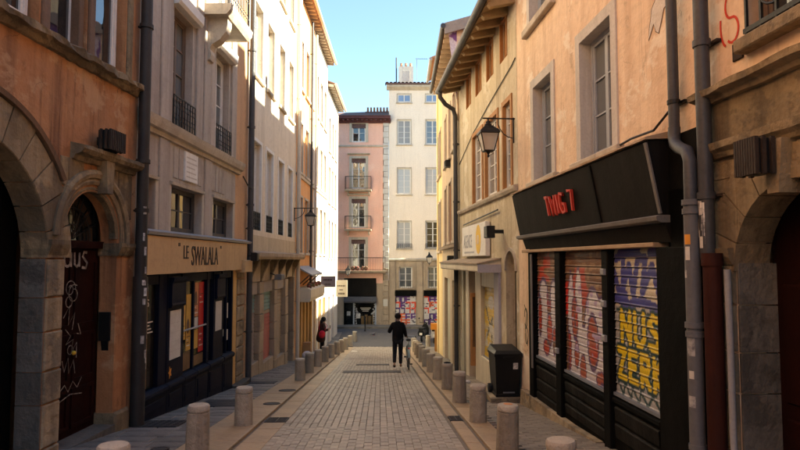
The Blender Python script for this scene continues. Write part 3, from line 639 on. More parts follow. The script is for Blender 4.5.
for (a, b, c, d, m_) in ((9.50, 9.66, .12, .30, 'orange_card'), (9.50, 9.70, -.10, .08, 'paper'), (9.5, 9.64, -.42, -.3, 'paper'), (13.72, 13.86, .28, .62, 'paper'), (13.68, 13.88, -.22, .02, 'paper'), (13.34, 13.56, -.1, .05, 'paper')):
    S.part('paper_note', MB().box(a, b, -.018, -.014, c, d), m_)
for i in range(4): S.part('window_lettering', MB().box(9.47, 9.9 - .06 * (i % 3), -.018, -.015, .42 + i * .055, .44 + i * .055), 'paper')
S.part('window_lettering', text_mb('INS', .17, 1, 9.5, -.018, -.015, .85), 'paper')
sg = T('shop_sign', 'ochre fascia board lettered LE SWALALA above the navy shop', 'sign', FB, 12, .05, 1.37)
sb = sg.part('board', MB().box(9.26, 14.74, .0, .16, 1.372, 1.985), 'sign_ochre')
sg.part('side_block', MB().cbox(14.3, 14.95, .0, .24, 1.30, 1.6, .02), 'sign_ochre')
for body, s0, z0 in (('LE', (10.70, 10.92), (1.62, 1.86)), ('SWALALA', (11.08, 12.56), (1.50, 1.86))):
    tm = text_mb(body, 1., 1, 0, .16, .172, 0); xs_ = [v[0] for v in tm.v]; zs_ = [v[2] for v in tm.v]
    fs_ = lambda v: s0[0] + (v - min(xs_)) / (max(xs_) - min(xs_)) * (s0[1] - s0[0]); fz_ = lambda v: z0[0] + (v - min(zs_)) / (max(zs_) - min(zs_)) * (z0[1] - z0[0])
    tm.v = [(fs_(a), b, fz_(c)) for a, b, c in tm.v]; sg.part('lettering', tm, 'letter_dark')
for s in (10.46, 12.70):
    for k in (0, .05): sg.part('quote_mark', MB().box(s + k, s + k + .022, .16, .168, 1.84, 1.90), 'letter_dark')
T_ = T('flood_lamp', 'small dark box lamp on the stone pier beside the ochre fascia', 'lamp', FB, 14.85, .1, 1.5)
T_.part('housing', MB().cbox(14.72, 14.92, .26, .42, 1.58, 1.78, .02), 'iron'); T_.part('arm', MB().tube([(14.82, .0, 1.72), (14.82, .3, 1.70)], .02, 6), 'iron'); T_.part('stay', MB().tube([(14.9, .34, 1.6), (15.15, .05, 1.95)], .012, 5), 'iron')

# ---- C: cream house, four tall windows, brown closed shop
Ch = T('cream_house', 'cream rendered house with four tall windows over a closed brown shop', 'house', FC, 19.5, 0, gz(19.5))
cs = [(16.57, 17.58), (18.22, 19.22), (20.05, 21.0), (21.8, 22.7)]
cw = [(a, b, 2.45, 4.98) for a, b in cs] + [(a, b, 6.85, 9.0) for a, b in cs] + [(a, b, 10.5, 12.3) for a, b in cs]
wall(Ch, 'stucco_cream', 15.4, 23.5, -2.6, 13.6, cw + [(16.2, 23.3, -2.6, .98)], .26)
for i, (a, b, c, d) in enumerate(cw):
    if i < 4:
        window(Ch, a, b, c, d, -.20, .05, 2, 2, 'white_frame', 'blind')
        surround(Ch, a, b, c, d, .09, .02, 'white_frame', False)
        grille(Ch, a + .01, b - .01, 2.45, 2.98, -.02, 8, 'iron', True, r=.013)
    else:
        window(Ch, a, b, c, d, -.24, .05, 2, 4, 'white_frame', 'pane_curtain')
        surround(Ch, a, b, c, d, .07, .015, 'stone_trim', True)
Ch.part('ledge', MB().loft([(-.02, 1.62), (.34, 1.62), (.38, 1.70), (.38, 1.80), (.05, 1.86), (-.02, 1.86)], 15.5, 23.6, 20, .006), 'stone_brown')
Ch.part('sub_wall', MB().box(15.45, 23.45, 0, .03, 1.86, 2.3), 'stucco_tan')
for i in range(6):
    s = 16.3 + i * 1.3; Ch.part('bracket', MB().loft([(0, .98), (.04, .98), (.10, 1.2), (.30, 1.6), (.30, 1.62), (0, 1.62)], s, s + .14), 'stone_tan')
Ch.part('frieze', MB().box(15.5, 23.45, 0, .02, .985, 1.62), 'stone_brown')
Ch.part('panelled_backing', MB().box(16.2, 23.3, -.25, -.2, -2.6, .98), 'shutter_wood')
for (a, b) in ((15.5, 16.18), (17.46, 17.98), (19.52, 19.95), (21.36, 21.86), (23.0, 23.3)):
    z = -2.3
    while z < .9:
        h = RN.uniform(.45, .7); Ch.part('stone_block', MB().cbox(a, b, -.2, .05, z, min(z + h, .97) - .01, .015, .008), 'stone_brown'); z += h
for k, (a, b) in enumerate(((16.2, 17.44), (18.0, 19.5), (19.97, 21.34))):
    g0 = gz((a + b) / 2)
    n = 18
    for i in range(n):
        z0_ = g0 + .35 + (.62 - g0 - .35) * i / n; z1_ = g0 + .35 + (.62 - g0 - .35) * (i + 1) / n
        m_ = 'shutter_red' if k == 1 and i < 12 else ('shutter_teal' if i > 12 and k < 2 else 'shutter_wood')
        if k == 0 and i <= 12: m_ = 'wood_grey'
        Ch.part('shutter_slat', MB().loft([(-.14, z0_), (-.10, z0_ + .006), (-.12, z1_ - .01), (-.14, z1_ - .002)], a, b), m_)
    Ch.part('shutter_box', MB().box(a, b, -.16, -.03, .62, .97), 'wood_grey')
    Ch.part('shop_sill', MB().cbox(a, b, -.2, .03, g0 - .2, g0 + .35, .015), 'stone_brown')
Ch.part('side_door', MB().box(21.9, 22.98, -.2, -.16, -2.6, .9), 'door_dark')
T_ = T('flood_lamp', 'grey box lamp under the ledge of the closed brown shop', 'lamp', FC, 18.9, .1, .95)
T_.part('housing', MB().cbox(18.7, 19.2, .2, .42, .98, 1.15, .02), 'grey_rail'); T_.part('arm', MB().tube([(18.9, 0, 1.2), (18.9, .25, 1.1)], .02, 6), 'iron')

# ---- D, E, F: further houses down the left side
def rows(g, spans, zs, mf='white_frame', mp='pane_curtain', sur='stone_trim', rws=4):
    return [(a, b, c, d) for c, d in zs for a, b in spans]
Dh = T('apricot_house', 'apricot stucco house with a shallow tiled canopy over its shop', 'house', FC, 26, 0, gz(26))
dw = rows(Dh, [(24.2, 25.1), (25.75, 26.65), (27.1, 27.9)], [(1.9, 4.2), (5.2, 7.3), (8.7, 10.8)])
wall(Dh, 'stucco_apricot', 23.52, 28.2, -3.0, 12.6, dw + [(23.9, 28.0, -3, -.05)], .22)
Eh = T('white_house', 'tall white house with its eave rafters showing, sunlit', 'house', FC, 31, 0, gz(31))
ew = rows(Eh, [(28.9, 29.8), (30.5, 31.4), (32.0, 32.9)], [(1.9, 4.2), (5.2, 7.3), (8.7, 10.8)])
wall(Eh, 'stucco_white', 28.22, 33.5, -3.4, 12.6, ew + [(28.6, 29.8, -3.4, -.4), (30.2, 31.4, -3.4, -.4), (31.9, 33.1, -3.4, -.4)], .22)
Fh = T('white_corner_house', 'lower white corner house at the end of the street, sunlit', 'house', FC, 36, 0, gz(36))
fw_ = rows(Fh, [(34.2, 35.0), (35.8, 36.6), (37.4, 38.2)], [(1.7, 3.9), (4.9, 7.0), (7.9, 9.9)])
wall(Fh, 'stucco_white', 33.52, 39.4, -3.5, 11.4, fw_ + [(34.0, 35.3, -3.5, -.5), (36.2, 37.5, -3.5, -.5)], .22)
for g, ww, mp in ((Dh, dw, 'pane_curtain'), (Eh, ew, 'pane_curtain'), (Fh, fw_, 'pane_light')):
    for a, b, c, d in ww:
        window(g, a, b, c, d, -.2, .05, 2, 4, 'white_frame', mp); surround(g, a, b, c, d, .08, .02, 'stone_trim', True)
for g, a, b, zz in ((Dh, 23.53, 28.19, 5.0), (Eh, 28.23, 33.49, 5.0)): g.part('string_course', MB().loft([(-.02, zz - .05), (.06, zz - .04), (.08, zz + .06), (-.02, zz + .08)], a, b), 'stone_trim')
def eave(g, s0, s1, z, ov, mat_r='eave_wood', mat_t='roof_tile_red', step=.42, gut='pipe_cream', rise=.12, back=5.0):
    g.part('roof', MB().loft([(-back, z + back * .42), (ov, z + .08), (ov, z + .14), (-back, z + back * .42 + .08)], s0, s1), mat_t)
    n = int((s1 - s0) / step)
    for i in range(n + 1):
        s = s0 + .04 + (s1 - s0 - .16) * i / n; g.part('rafter', MB().loft([(-.1, z - .02), (ov - .06, z - .06 + .0), (ov - .06, z + .06), (-.1, z + .14)], s, s + .09), mat_r)
    if gut: g.part('gutter', MB().tube([(s0 - .02, ov + .06, z + .06), (s1 + .02, ov + .06, z + .05)], .075, 10), gut, sm=True)
eave(Eh, 28.24, 33.6, 12.7, .4); eave(Dh, 23.5, 28.2, 12.7, .4); eave(Fh, 33.55, 39.6, 11.5, .4, 'stone_trim', 'roof_tile_red', .5)
eave(Ch, 15.3, 23.45, 13.7, .5)
# shop of D: canopy box, tiled pent roof, ochre timber front
Dh.part('pent_roof', MB().loft([(0, 1.35), (.6, 1.02), (.6, .97), (0, 1.28)], 23.9, 27.2), 'zinc')
for s in (23.95, 25.4, 27.0): Dh.part('pent_bracket', MB().tube([(s, 0, .55), (s, .5, 1.0)], .03, 5), 'wood_brown')
Dh.part('awning_box', MB().loft([(0, -.05), (.55, -.05), (.6, .1), (.6, .42), (.45, .5), (0, .5)], 23.7, 28.0), 'cream_paint')
for s in (24.3, 25.2, 26.1, 27.0): Dh.part('flower_pot', MB().ball((s, .45, .56), .2, .12, .12, 8, 6), 'flower')
for (a, b, m_) in ((23.9, 24.25, 'ochre_paint'), (24.9, 25.15, 'ochre_paint'), (25.8, 26.05, 'ochre_paint'), (26.7, 26.95, 'ochre_paint'), (27.7, 28.0, 'ochre_paint')): Dh.part('shop_post', MB().cbox(a, b, -.18, .04, -3.0, -.05, .01), m_)
Dh.part('shop_pane', MB().box(23.9, 28.0, -.16, -.15, -3, -.05), 'shop_glass'); Dh.part('shop_back', MB().box(23.9, 28, -.5, -.45, -3, -.05), 'disp_tan')
for a, b in ((28.6, 29.8), (30.2, 31.4), (31.9, 33.1)):
    Eh.part('shop_door', MB().box(a, b, -.18, -.12, -3.4, -.4), 'ochre_paint')
    for k in (.1, .62): Eh.part('shop_pane', MB().box(a + k, a + k + .44, -.12, -.112, -1.9, -.55), 'pane')
for a, b in ((34.0, 35.3), (36.2, 37.5)): Fh.part('shop_door', MB().box(a, b, -.18, -.12, -3.5, -.5), 'lavender')
# drain pipes of the left side
def pipe(fr, s, t, z0, z1, r, mat, label, collars=(), base=None, extra=None):
    g = T('drain_pipe', label, 'drain pipe', fr, s, t, z0)
    g.part('pipe', MB().tube([(s, t, z0), (s, t, (z0 + z1) / 2), (s, t, z1)], r, 12), mat, sm=True)
    for c in collars: g.part('collar', MB().tube([(s, t, c - .03), (s, t, c + .03)], r * 1.22, 12), mat, sm=True); g.part('clamp', MB().box(s - .012, s + .012, -.03 if fr is not FE else -.02, t - r * .6, c - .015, c + .015), 'iron')
    return g
p1 = pipe(FA, 9.10, .13, gz(9.1), 12.4, .085, 'pipe_dark', 'dark drain pipe covered in stickers between rust house and navy shop', (2.35, 3.1, 5.2))
p1.part('lower_casing', MB().tube([(9.10, .13, gz(9.1)), (9.10, .13, 1.35)], .105, 12), 'pipe_dark', sm=True)
for i in range(26):
    z = RN.uniform(-.1, 2.3); a = RN.uniform(-.9, 1.6); r_ = .108 if z < 1.35 else .088; wd = RN.uniform(.3, .6); h = RN.uniform(.05, .13); v = []
    for k in range(4):
        q = a + wd * k / 3; v += [(9.10 - r_ * math.cos(q + 1.0), .13 + r_ * math.sin(q + 1.0), z), (9.10 - r_ * math.cos(q + 1.0), .13 + r_ * math.sin(q + 1.0), z + h)]
    p1.part('sticker', MB().add(v, [(2 * k, 2 * k + 1, 2 * k + 3, 2 * k + 2) for k in range(3)]), 'sticker')
pipe(FB, 15.22, .10, gz(15.2), 12.4, .075, 'lead_pipe', 'grey lead drain pipe between the orange strip and the cream house', (-.2, 2.4, 3.0, 5.0, 7.0))
pipe(FC, 15.75, .08, 1.9, 12.6, .06, 'white_frame', 'pale thin drain pipe at the edge of the cream house', (3, 6, 9))
pipe(FC, 23.48, .12, gz(23.5), 12.6, .08, 'pipe_cream', 'cream drain pipe between the cream and the apricot house', (0, 2, 5, 8, 11))
pipe(FC, 26.95, .10, .55, 12.5, .055, 'lead_pipe', 'slim grey drain pipe crossing the apricot house', (2, 5, 8, 11))
pipe(FC, 28.3, .10, gz(28.3), 12.4, .06, 'pipe_cream', 'cream drain pipe on the sunlit white house beside the apricot house', (2, 5, 8, 11))
single('wall_cable', 'black cable strung from the string course to the grey pipe', 'cable', FB, 14.4, .1, 3.5, MB().tube([(14.45, .12, 3.62), (14.8, .14, 3.45), (15.2, .12, 3.40)], .018, 6), 'iron')
# pole sign boards
def hang_sign(fr, s, ta, tb, za, zb, mat, label, lines):
    g = T('hanging_sign', label, 'sign', fr, s, ta, za)
    g.part('arm', MB().tube([(s + .02, 0, zb + .06), (s + .02, tb, zb + .06)], .018, 6), 'iron')
    for t in (ta + .08, tb - .08): g.part('hanger', MB().box(s + .01, s + .03, t - .008, t + .008, zb, zb + .07), 'iron')
    b = g.part('board', MB().cbox(s, s + .045, ta, tb, za, zb, .01), mat)
    for (t0, t1, z0, z1) in lines:
        for k in range(6):
            a = t0 + (t1 - t0) * k / 6; g.part('lettering', MB().box(s - .004, s, a, a + (t1 - t0) / 6 * .7, z0, z1), 'letter_dark', b)
hang_sign(FC, 28.0, .42, 1.10, .33, .86, 'sign_grey', 'grey hanging sign board with two faint lines by the apricot house', [(.55, .95, .64, .72), (.6, .9, .45, .5)])
hang_sign(FC, 31.8, .72, 1.32, -.34, .54, 'sign_cream', 'cream hanging sign board with dark lettering on the sunlit white house', [(.80, 1.22, .20, .28), (.9, 1.1, .0, .06), (.85, 1.2, -.22, -.12)])

# ================================================================== HOUSES ON THE RIGHT
# ---- R0: stone arch doorway house
Q = T('arch_house', 'orange stucco house with a weathered pale stone doorway arch and grilled window', 'house', FR, 4.6, 0, gz(4.6))
qw = [(3.4, 4.88, 3.42, 5.2), (-1.0, .2, 3.42, 5.2), (3.3, 4.6, 6.6, 8.6), (-1, .2, 6.6, 8.6)]
wall(Q, 'stucco_orange', -9, 5.44, -.9, 10.4, qw, .24, [(3.68, 5.12, -.9, 1.5, .72)])
for a, b, c, d in qw: window(Q, a, b, c, d, -.2, .06, 2, 3, 'brown_frame', 'pane')
gm = MB()
for i in range(9): s = 3.42 + i * 1.42 / 8; gm.box(s - .011, s + .011, .02, .042, 3.44, 5.0)
gm.box(3.4, 4.87, .015, .045, 3.46, 3.5); gm.box(3.4, 4.87, .015, .045, 4.3, 4.34)
for s in (3.7, 4.1, 4.5): gm.ring((s, .03, 3.78), .2, .011, (0, 1, 0), 20, 5)
Q.part('window_grille', gm, 'iron')
Q.part('sill', MB().cbox(3.3, 4.90, -.2, .12, 3.30, 3.41, .012), 'stone_tan')
Q.part('frieze', MB().box(3.0, 5.45, -.02, .035, 2.62, 3.0), 'stone_tan')
Q.part('cornice', MB().loft([(-.02, 2.98), (.08, 2.99), (.10, 3.03), (.17, 3.05), (.18, 3.10), (-.02, 3.14)], 2.6, 5.5, 18, .008), 'stone_tan')
Q.part('string_course', MB().loft([(-.02, 2.48), (.06, 2.49), (.08, 2.53), (.12, 2.56), (.13, 2.62), (-.02, 2.66)], 2.8, 5.42, 14, .006), 'stone_tan')
n = 9
for i in range(n):
    a0 = math.pi * i / n + .008; a1 = math.pi * (i + 1) / n - .008
    def rim(a):
        return min(1.08, .965 / max(math.sin(a), .25), .98 / max(abs(math.cos(a)), .2))
    vs = []
    for tt in (-.28, .035):
        for a, k in ((a0, 0), ((a0 + a1) / 2, 0), (a1, 0)): vs.append((4.4 + .704 * math.cos(a), tt, 1.5 + .704 * math.sin(a)))
        for a in (a1, (a0 + a1) / 2, a0): vs.append((4.4 + rim(a) * math.cos(a), tt, 1.5 + rim(a) * math.sin(a)))
    Q.part('voussoir', MB().add(vs, [(0, 1, 2, 3, 4, 5), (11, 10, 9, 8, 7, 6)] + [(i_, (i_ + 1) % 6 + 0, (i_ + 1) % 6 + 6, i_ + 6) for i_ in range(6)]), 'stone_tan')
Q.part('keystone', MB().poly([(4.37, 2.5), (4.57, 2.5), (4.54, 2.10), (4.42, 2.10)], -.1, .12), 'stone_tan')
for (a, b, c, d) in ((5.12, 5.42, 1.9, 2.46), (4.95, 5.42, 2.3, 2.47)): Q.part('stone_block', MB().cbox(a, b, -.02, .02, c, d, .01, .004), 'stone_tan')
Q.part('capital', MB().loft([(-.26, 1.55), (.05, 1.56), (.08, 1.62), (.09, 1.70), (-.26, 1.72)], 5.10, 5.40), 'stone_tan')
z = -.8
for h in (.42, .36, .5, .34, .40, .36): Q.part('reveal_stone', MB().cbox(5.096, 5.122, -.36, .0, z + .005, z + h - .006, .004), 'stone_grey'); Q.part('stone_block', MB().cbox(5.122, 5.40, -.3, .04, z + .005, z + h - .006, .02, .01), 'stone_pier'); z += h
Q.part('door', MB().box(3.68, 5.12, -.40, -.34, -.9, 2.3), 'door_red')
for (a, b) in ((3.78, 4.34), (4.44, 5.02)):
    for (c, d) in ((-.4, .3), (.42, 1.4)):
        Q.part('door_panel', MB().cbox(a, b, -.34, -.32, c, d, .015), 'door_red')
Q.part('metal_plate', MB().cbox(4.93, 5.06, -.01, .02, 3.29, 3.44, .006), 'iron_rust')
g_ = MB()
for pts in (curl(5.08, 3.80, .075, 2.6, -1.3, 12, 1, .11) + curl(5.07, 3.58, .085, 1.57, 5.5, 12, 1, .11)[1:], curl(5.14, 3.66, .09, .3, -1.3, 10, 1, .2), [(5.22, 3.92), (5.17, 4.0)]): Q.part('graffiti_stroke', (lambda q: (ribbon(q, pts, .022, .003), q)[1])(MB()), 'spray_red')

# ---- T: orange house with the black shop
H = T('orange_house', 'orange stucco house with grey stone window surrounds above a black shop', 'house', FR, 8.7, 0, gz(8.7))
hw = [(9.78, 10.78, 3.0, 4.72), (7.46, 8.52, 3.0, 4.72)]
hw2 = [(9.82, 10.95, 5.92, 7.9), (7.46, 8.56, 5.92, 7.9)]
wall(H, 'stucco_orange', 5.45, 11.9, -1.4, 10.4, hw + hw2 + [(5.5, 11.02, -1.4, 2.3)], .30)
for a, b, c, d in hw + hw2:
    window(H, a + .03, b - .03, c, d, -.20, .06, 2, 3, 'grey_frame', 'pane_blue', True)
    surround(H, a, b, c, d, .15, .025, 'stone_surround', False, back=-.28)
    H.part('sill', MB().cbox(a - .28, b + .26, -.25, .10, c - .14, c, .015), 'stone_trim')
pz = [(6.06, 4.38), (6.10, 4.26), (6.18, 4.24), (6.24, 4.12), (6.30, 4.02), (6.36, 4.06), (6.40, 4.16), (6.52, 4.02), (6.50, 4.14), (6.46, 4.24), (6.44, 4.34), (6.36, 4.40), (6.34, 4.48), (6.22, 4.44), (6.16, 4.56), (6.05, 4.6)]
H.part('plaster_patch', MB().poly(pz, -.01, .006), 'plaster_white')
g_ = MB(); ribbon(g_, pz + [pz[0]], .012, .004); H.part('patch_edge', g_, 'wood_brown')
g_ = MB()
for pts in (curl(11.45, .52, .10, 0, 5.5, 14, 1.1, .16), curl(11.42, .18, .1, 1, 6.5, 14, 1, .15), [(11.55, .75), (11.38, .6), (11.5, .3), (11.36, .0)]): stroke(H, pts, .022, .003, 'spray_green')
H.part('eave_board', MB().box(5.5, 11.95, -.1, .35, 10.3, 10.45), 'wood_rafter')
# unseen rear block, added to shade the left facades; chimneys notch its shadow
H.part('rear_shade_block', MB().box(-9, 27.5, -13, -7.4, -3, 15.0), 'stucco_tan')
for s, h in ((9.0, .9), (13.5, .8), (17.4, 1.1), (19.6, .7), (22.5, 1.0)): H.part('chimney', MB().box(s, s + .9, -8.4, -7.6, 15.0, 15.0 + h), 'stucco_tan')

P = T('shop', 'black timber shop front with three graffitied roller shutters under red TWIG letters', 'shop', FR, 8.4, 0, gz(8.4))
ST_B = {0: (6.36, 7.53), 1: (7.74, 9.28), 2: (9.55, 10.70)}
bots = {0: -.05, 1: -.09, 2: -.10}
for (a, b, t1) in ((5.52, 6.30, .10), (7.54, 7.73, .09), (9.30, 9.54, .09), (10.72, 10.98, .09)):
    P.part('post', MB().cbox(a, b, -.12, t1, gz(b) - .05, 1.73, .012), 'black_paint')
P.part('guide_rail', MB().cbox(10.72, 10.78, .09, .11, -.3, 1.7, .005), 'grey_rail')
for k, (a, b) in ST_B.items():
    r_ = P.part('stall_riser', MB().box(a - .01, b + .01, -.12, .03, gz(b) - .05, bots[k]), 'black_paint')
    P.part('riser_rail', MB().cbox(a, b, .03, .07, bots[k] - .09, bots[k] - .03, .01), 'black_paint', r_)
    zt = bots[k] - .12; zb = max(gz(a), gz(b)) + .04; n = 3 if k else 2
    for i in range(n):
        u0 = zb + (zt - zb) * i / n; u1 = zb + (zt - zb) * (i + 1) / n
        P.part('riser_plank', MB().loft([(.03, u0 + .015), (.05, u0 + .02), (.062, u1 - .03), (.05, u1 - .015), (.03, u1 - .012)], a + .05, b - .05), 'black_scuffed', r_)
P.part('head_board', MB().box(5.52, 10.98, -.12, .06, 1.78, 2.3), 'black_paint')
P.part('wood_strip', MB().cbox(6.3, 11.25, -.05, .13, 1.735, 1.785, .008), 'wood_strip')

def seg_d(p, a, b):
    ax, ay = a; bx, by = b; dx, dy = bx - ax, by - ay; l = dx * dx + dy * dy
    t = 0 if l == 0 else max(0, min(1, ((p[0] - ax) * dx + (p[1] - ay) * dy) / l)); return math.hypot(p[0] - ax - t * dx, p[1] - ay - t * dy)
def pl_d(p, pts): return min(seg_d(p, pts[i], pts[i + 1]) for i in range(len(pts) - 1))
LET = {'N': [[(0, 1), (0, 0), (1, 1), (1, 0)]], 'U': [[(0, 0), (0, .8), (.3, 1), (.7, 1), (1, .8), (1, 0)]], 'S': [[(1, .1), (.4, 0), (0, .25), (.9, .65), (.8, 1), (0, .95)]],
       'Z': [[(0, 0), (1, 0), (0, 1), (1, 1)]], 'E': [[(1, 0), (0, 0), (0, 1), (1, 1)], [(0, .5), (.8, .5)]], 'R': [[(0, 1), (0, 0), (.8, 0), (1, .25), (.8, .5), (0, .5), (1, 1)]], 'K': [[(0, 0), (0, 1)], [(1, 0), (0, .5), (1, 1)]]}
def letters(word, x, y, wd, h, gap):
    out = []
    for i, ch in enumerate(word): out += [[(x + i * (wd + gap) + px * wd, y + py * h) for px, py in l] for l in LET[ch]]
    return out
WHITE, BROWN, REDC, PURP, YEL, TEAL, BLUE, CREAM, GREYW = (.58, .54, .57), (.16, .07, .035), (.40, .04, .02), (.09, .045, .13), (.75, .55, .015), (.012, .05, .055), (.05, .055, .26), (.55, .49, .38), (.42, .42, .41)
def ell(p, c, rx, ry): return math.hypot((p[0] - c[0]) / rx, (p[1] - c[1]) / ry)
hsh = lambda x, y: (math.sin(x * 12.9898 + y * 78.233) * 43758.5453) % 1
def vn(x, y):
    xi, yi = math.floor(x), math.floor(y); fx, fy = x - xi, y - yi; fx = fx * fx * (3 - 2 * fx); fy = fy * fy * (3 - 2 * fy)
    return (hsh(xi, yi) * (1 - fx) + hsh(xi + 1, yi) * fx) * (1 - fy) + (hsh(xi, yi + 1) * (1 - fx) + hsh(xi + 1, yi + 1) * fx) * fy
def paint_a(p):      # shutter farthest from the arch: white humps, red flecks
    x, y = p; c = BROWN if vn(x * 9, y * 25) > .35 else (.26, .13, .07)
    if y < .5 and vn(x * 5 + 3, y * 6) > .62: c = REDC
    hum = min(ell(p, (.32, .95), .27, .5), ell(p, (.88, .95), .25, .5)) < 1 or y > .8
    rim_ = min(abs(ell(p, (.32, .95), .27, .5) - 1), abs(ell(p, (.88, .95), .25, .5) - 1)) < .07
    if hum:
        c = WHITE
        for e in ((.60, .80, .09, .34), (.62, 1.3, .12, .24), (.12, 1.1, .08, .3), (.45, 1.6, .14, .12), (1.05, 1.1, .08, .42), (.85, 1.45, .07, .2)):
            k = ell(p, e[:2], e[2], e[3])
            if k < 1: c = REDC if vn(x * 8, y * 8) > .3 else BROWN
            elif k < 1.25: c = PURP
    if rim_ and y < .9: c = PURP
    return c
def paint_b(p):
    x, y = p; c = BROWN if vn(x * 9, y * 25 + 7) > .35 else (.27, .15, .08)
    if vn(x * 4 + 9, y * 5 + 2) > .6 and .25 < y < .8: c = REDC
    sh = [((.22, 1.1), .13, .75), ((.52, .9), .13, .62), ((.52, 1.6), .4, .5), ((1.05, 1.15), .30, .6), ((1.35, 1.2), .2, .55), ((.8, 1.5), .6, .42)]
    m_ = min(ell(p, *s) for s in sh)
    if m_ < 1.1: c = PURP
    if m_ < 1: c = WHITE
    if m_ < 1:
        for e in ((.36, .98, .11, .28), (.42, 1.5, .08, .18), (1.02, 1.25, .17, .33), (.66, 1.70, .10, .2), (1.46, .98, .08, .25), (.12, 1.5, .08, .26), (1.3, 1.72, .16, .1)):
            k = ell(p, e[:2], e[2], e[3])
            if k < 1: c = (.34, .07, .035) if vn(x * 9, y * 9) > .25 else REDC
            elif k < 1.22: c = PURP
        if vn(x * 7 + 5, y * 7 + 1) > .80: c = (.40, .30, .46)
    if x < .1 and .5 < y < .95: c = (.62, .03, .02)
    return c
W_L1 = letters('NUS', .18, .76, .21, .34, .13); W_L2 = letters('ZERK', .08, 1.22, .175, .32, .115)
BL = [[(.05, .12), (.25, .05), (.22, .5), (.4, .2), (.5, .55), (.62, .1), (.8, .12), (.72, .5), (.95, .2), (1.1, .5)], [(.02, .6), (.4, .66), (.7, .6), (1.15, .68)], [(.0, .3), (.12, .52), (.3, .55)]]
TL = [[(.05, 1.62), (.2, 1.75), (.22, 1.6), (.4, 1.75), (.42, 1.62), (.6, 1.76), (.62, 1.63), (.8, 1.75), (.9, 1.62), (1.1, 1.75)], [(.05, .74), (.4, .72), (.8, .75), (1.15, .72)]]
def paint_c(p):
    x, y = p; c = GREYW
    if y < .70:
        c = CREAM if vn(x * 6, y * 6) > .4 else (.44, .40, .34)
        if min(pl_d(p, l) for l in BL) < .058: c = BLUE
        if y < .1 and vn(x * 5, 1) > .4: c = BLUE
    if min(pl_d(p, l) for l in TL) < .02: c = TEAL
    d = min(pl_d(p, l) for l in W_L1 + W_L2)
    if d < .080: c = TEAL
    if d < .042: c = YEL
    if ell(p, (1.1, 1.05), .09, .1) < 1: c = YEL
    return c
def col_mesh(me, cols):
    at = me.color_attributes.new('Col', 'FLOAT_COLOR', 'POINT')
    for i, c in enumerate(cols): at.data[i].color = (*c, 1)
def shutter(g, sL, sR, z0, z1, t, paint, ns, nx, parent_name='roller_shutter'):
    """Roller shutter of curved slats; x runs from the viewer's left (sL) to right (sR)."""
    box_ = g.part(parent_name, MB().box(min(sL, sR), max(sL, sR), t - .03, t - .02, z0, z1), 'grey_rail')
    H_ = z1 - z0; pr = [(0, .0), (.012, .1), (.019, .28), (.022, .46), (.021, .64), (.019, .82), (.027, .90), (.030, .97), (.0, 1.0)]; n = 0
    for i in range(ns):
        vs = []; cols = []; zt = z1 - H_ * i / ns; zb = z1 - H_ * (i + 1) / ns; jj = RN.uniform(-.003, .003)
        for dt, q in pr:
            z = zt + (zb - zt) * q
            for k in range(nx + 1):
                s = sL + (sR - sL) * k / nx; vs.append((s, t - .02 + dt + jj, z)); c = paint((abs(s - sL), z1 - z))
                if q > .88: c = tuple(v * .75 + .06 for v in c)          # highlight line painted along the lip of the slat
                cols.append(c)
        m_ = nx + 1; fs = [(r * m_ + k, r * m_ + k + 1, (r + 1) * m_ + k + 1, (r + 1) * m_ + k) for r in range(len(pr) - 1) for k in range(nx)]
        ob = g.part('slat', MB().add(vs, fs), 'graffiti', box_); col_mesh(ob.data, cols)
    bb = g.part('bottom_bar', MB().box(min(sL, sR), max(sL, sR), t - .03, t + .045, z0 - .035, z0), 'plastic_grey', box_)
    return box_
shutter(P, ST_B[2][1], ST_B[2][0], bots[2] + .03, 1.735, .0, paint_a, 16, 70)
shutter(P, ST_B[1][1], ST_B[1][0], bots[1] + .03, 1.735, .0, paint_b, 16, 90)
shutter(P, ST_B[0][1], ST_B[0][0], bots[0] + .03, 1.735, .0, paint_c, 16, 84)
for s, z in ((7.63, 1.45), (7.63, 1.05), (7.63, .62), (9.42, .2)): P.part('latch', MB().cbox(s - .05, s + .05, .09, .13, z - .04, z + .04, .01), 'zinc')
st = T('stone_step', 'worn tan stone step along the foot of the black shop', 'step', FR, 9.5, .1, gz(9.5))
for (a, b) in ((11.0, 11.45), (9.9, 10.98), (8.9, 9.88), (7.9, 8.88)):
    za = min(-.74 + .006 * (11 - a), gz(a) + .3); zb = min(-.74 + .006 * (11 - b), gz(b) + .3); th = .15
    k = [(a, -.1, gz(a) - .08), (b, -.1, gz(b) - .08), (b, .14, gz(b) - .08), (a, .14, gz(a) - .08)]
    tp = max(gz(a) + .035, -.76 - (11 - b) * -.03 if a > 9.8 else gz(a) + .05); tq = max(gz(b) + .05, gz(b) + .27 * max(0, (b - 8) / 3.2))
    tp = gz(a) + .27 * max(.1, (a - 8) / 3.2)
    v = k + [(a, -.1, tp), (b, -.1, tq), (b, .125, tq), (a, .125, tp)]
    st.part('stone', MB().add(v, [(0, 3, 2, 1), (4, 5, 6, 7), (0, 1, 5, 4), (1, 2, 6, 5), (2, 3, 7, 6), (3, 0, 4, 7)]), 'stone_pier')

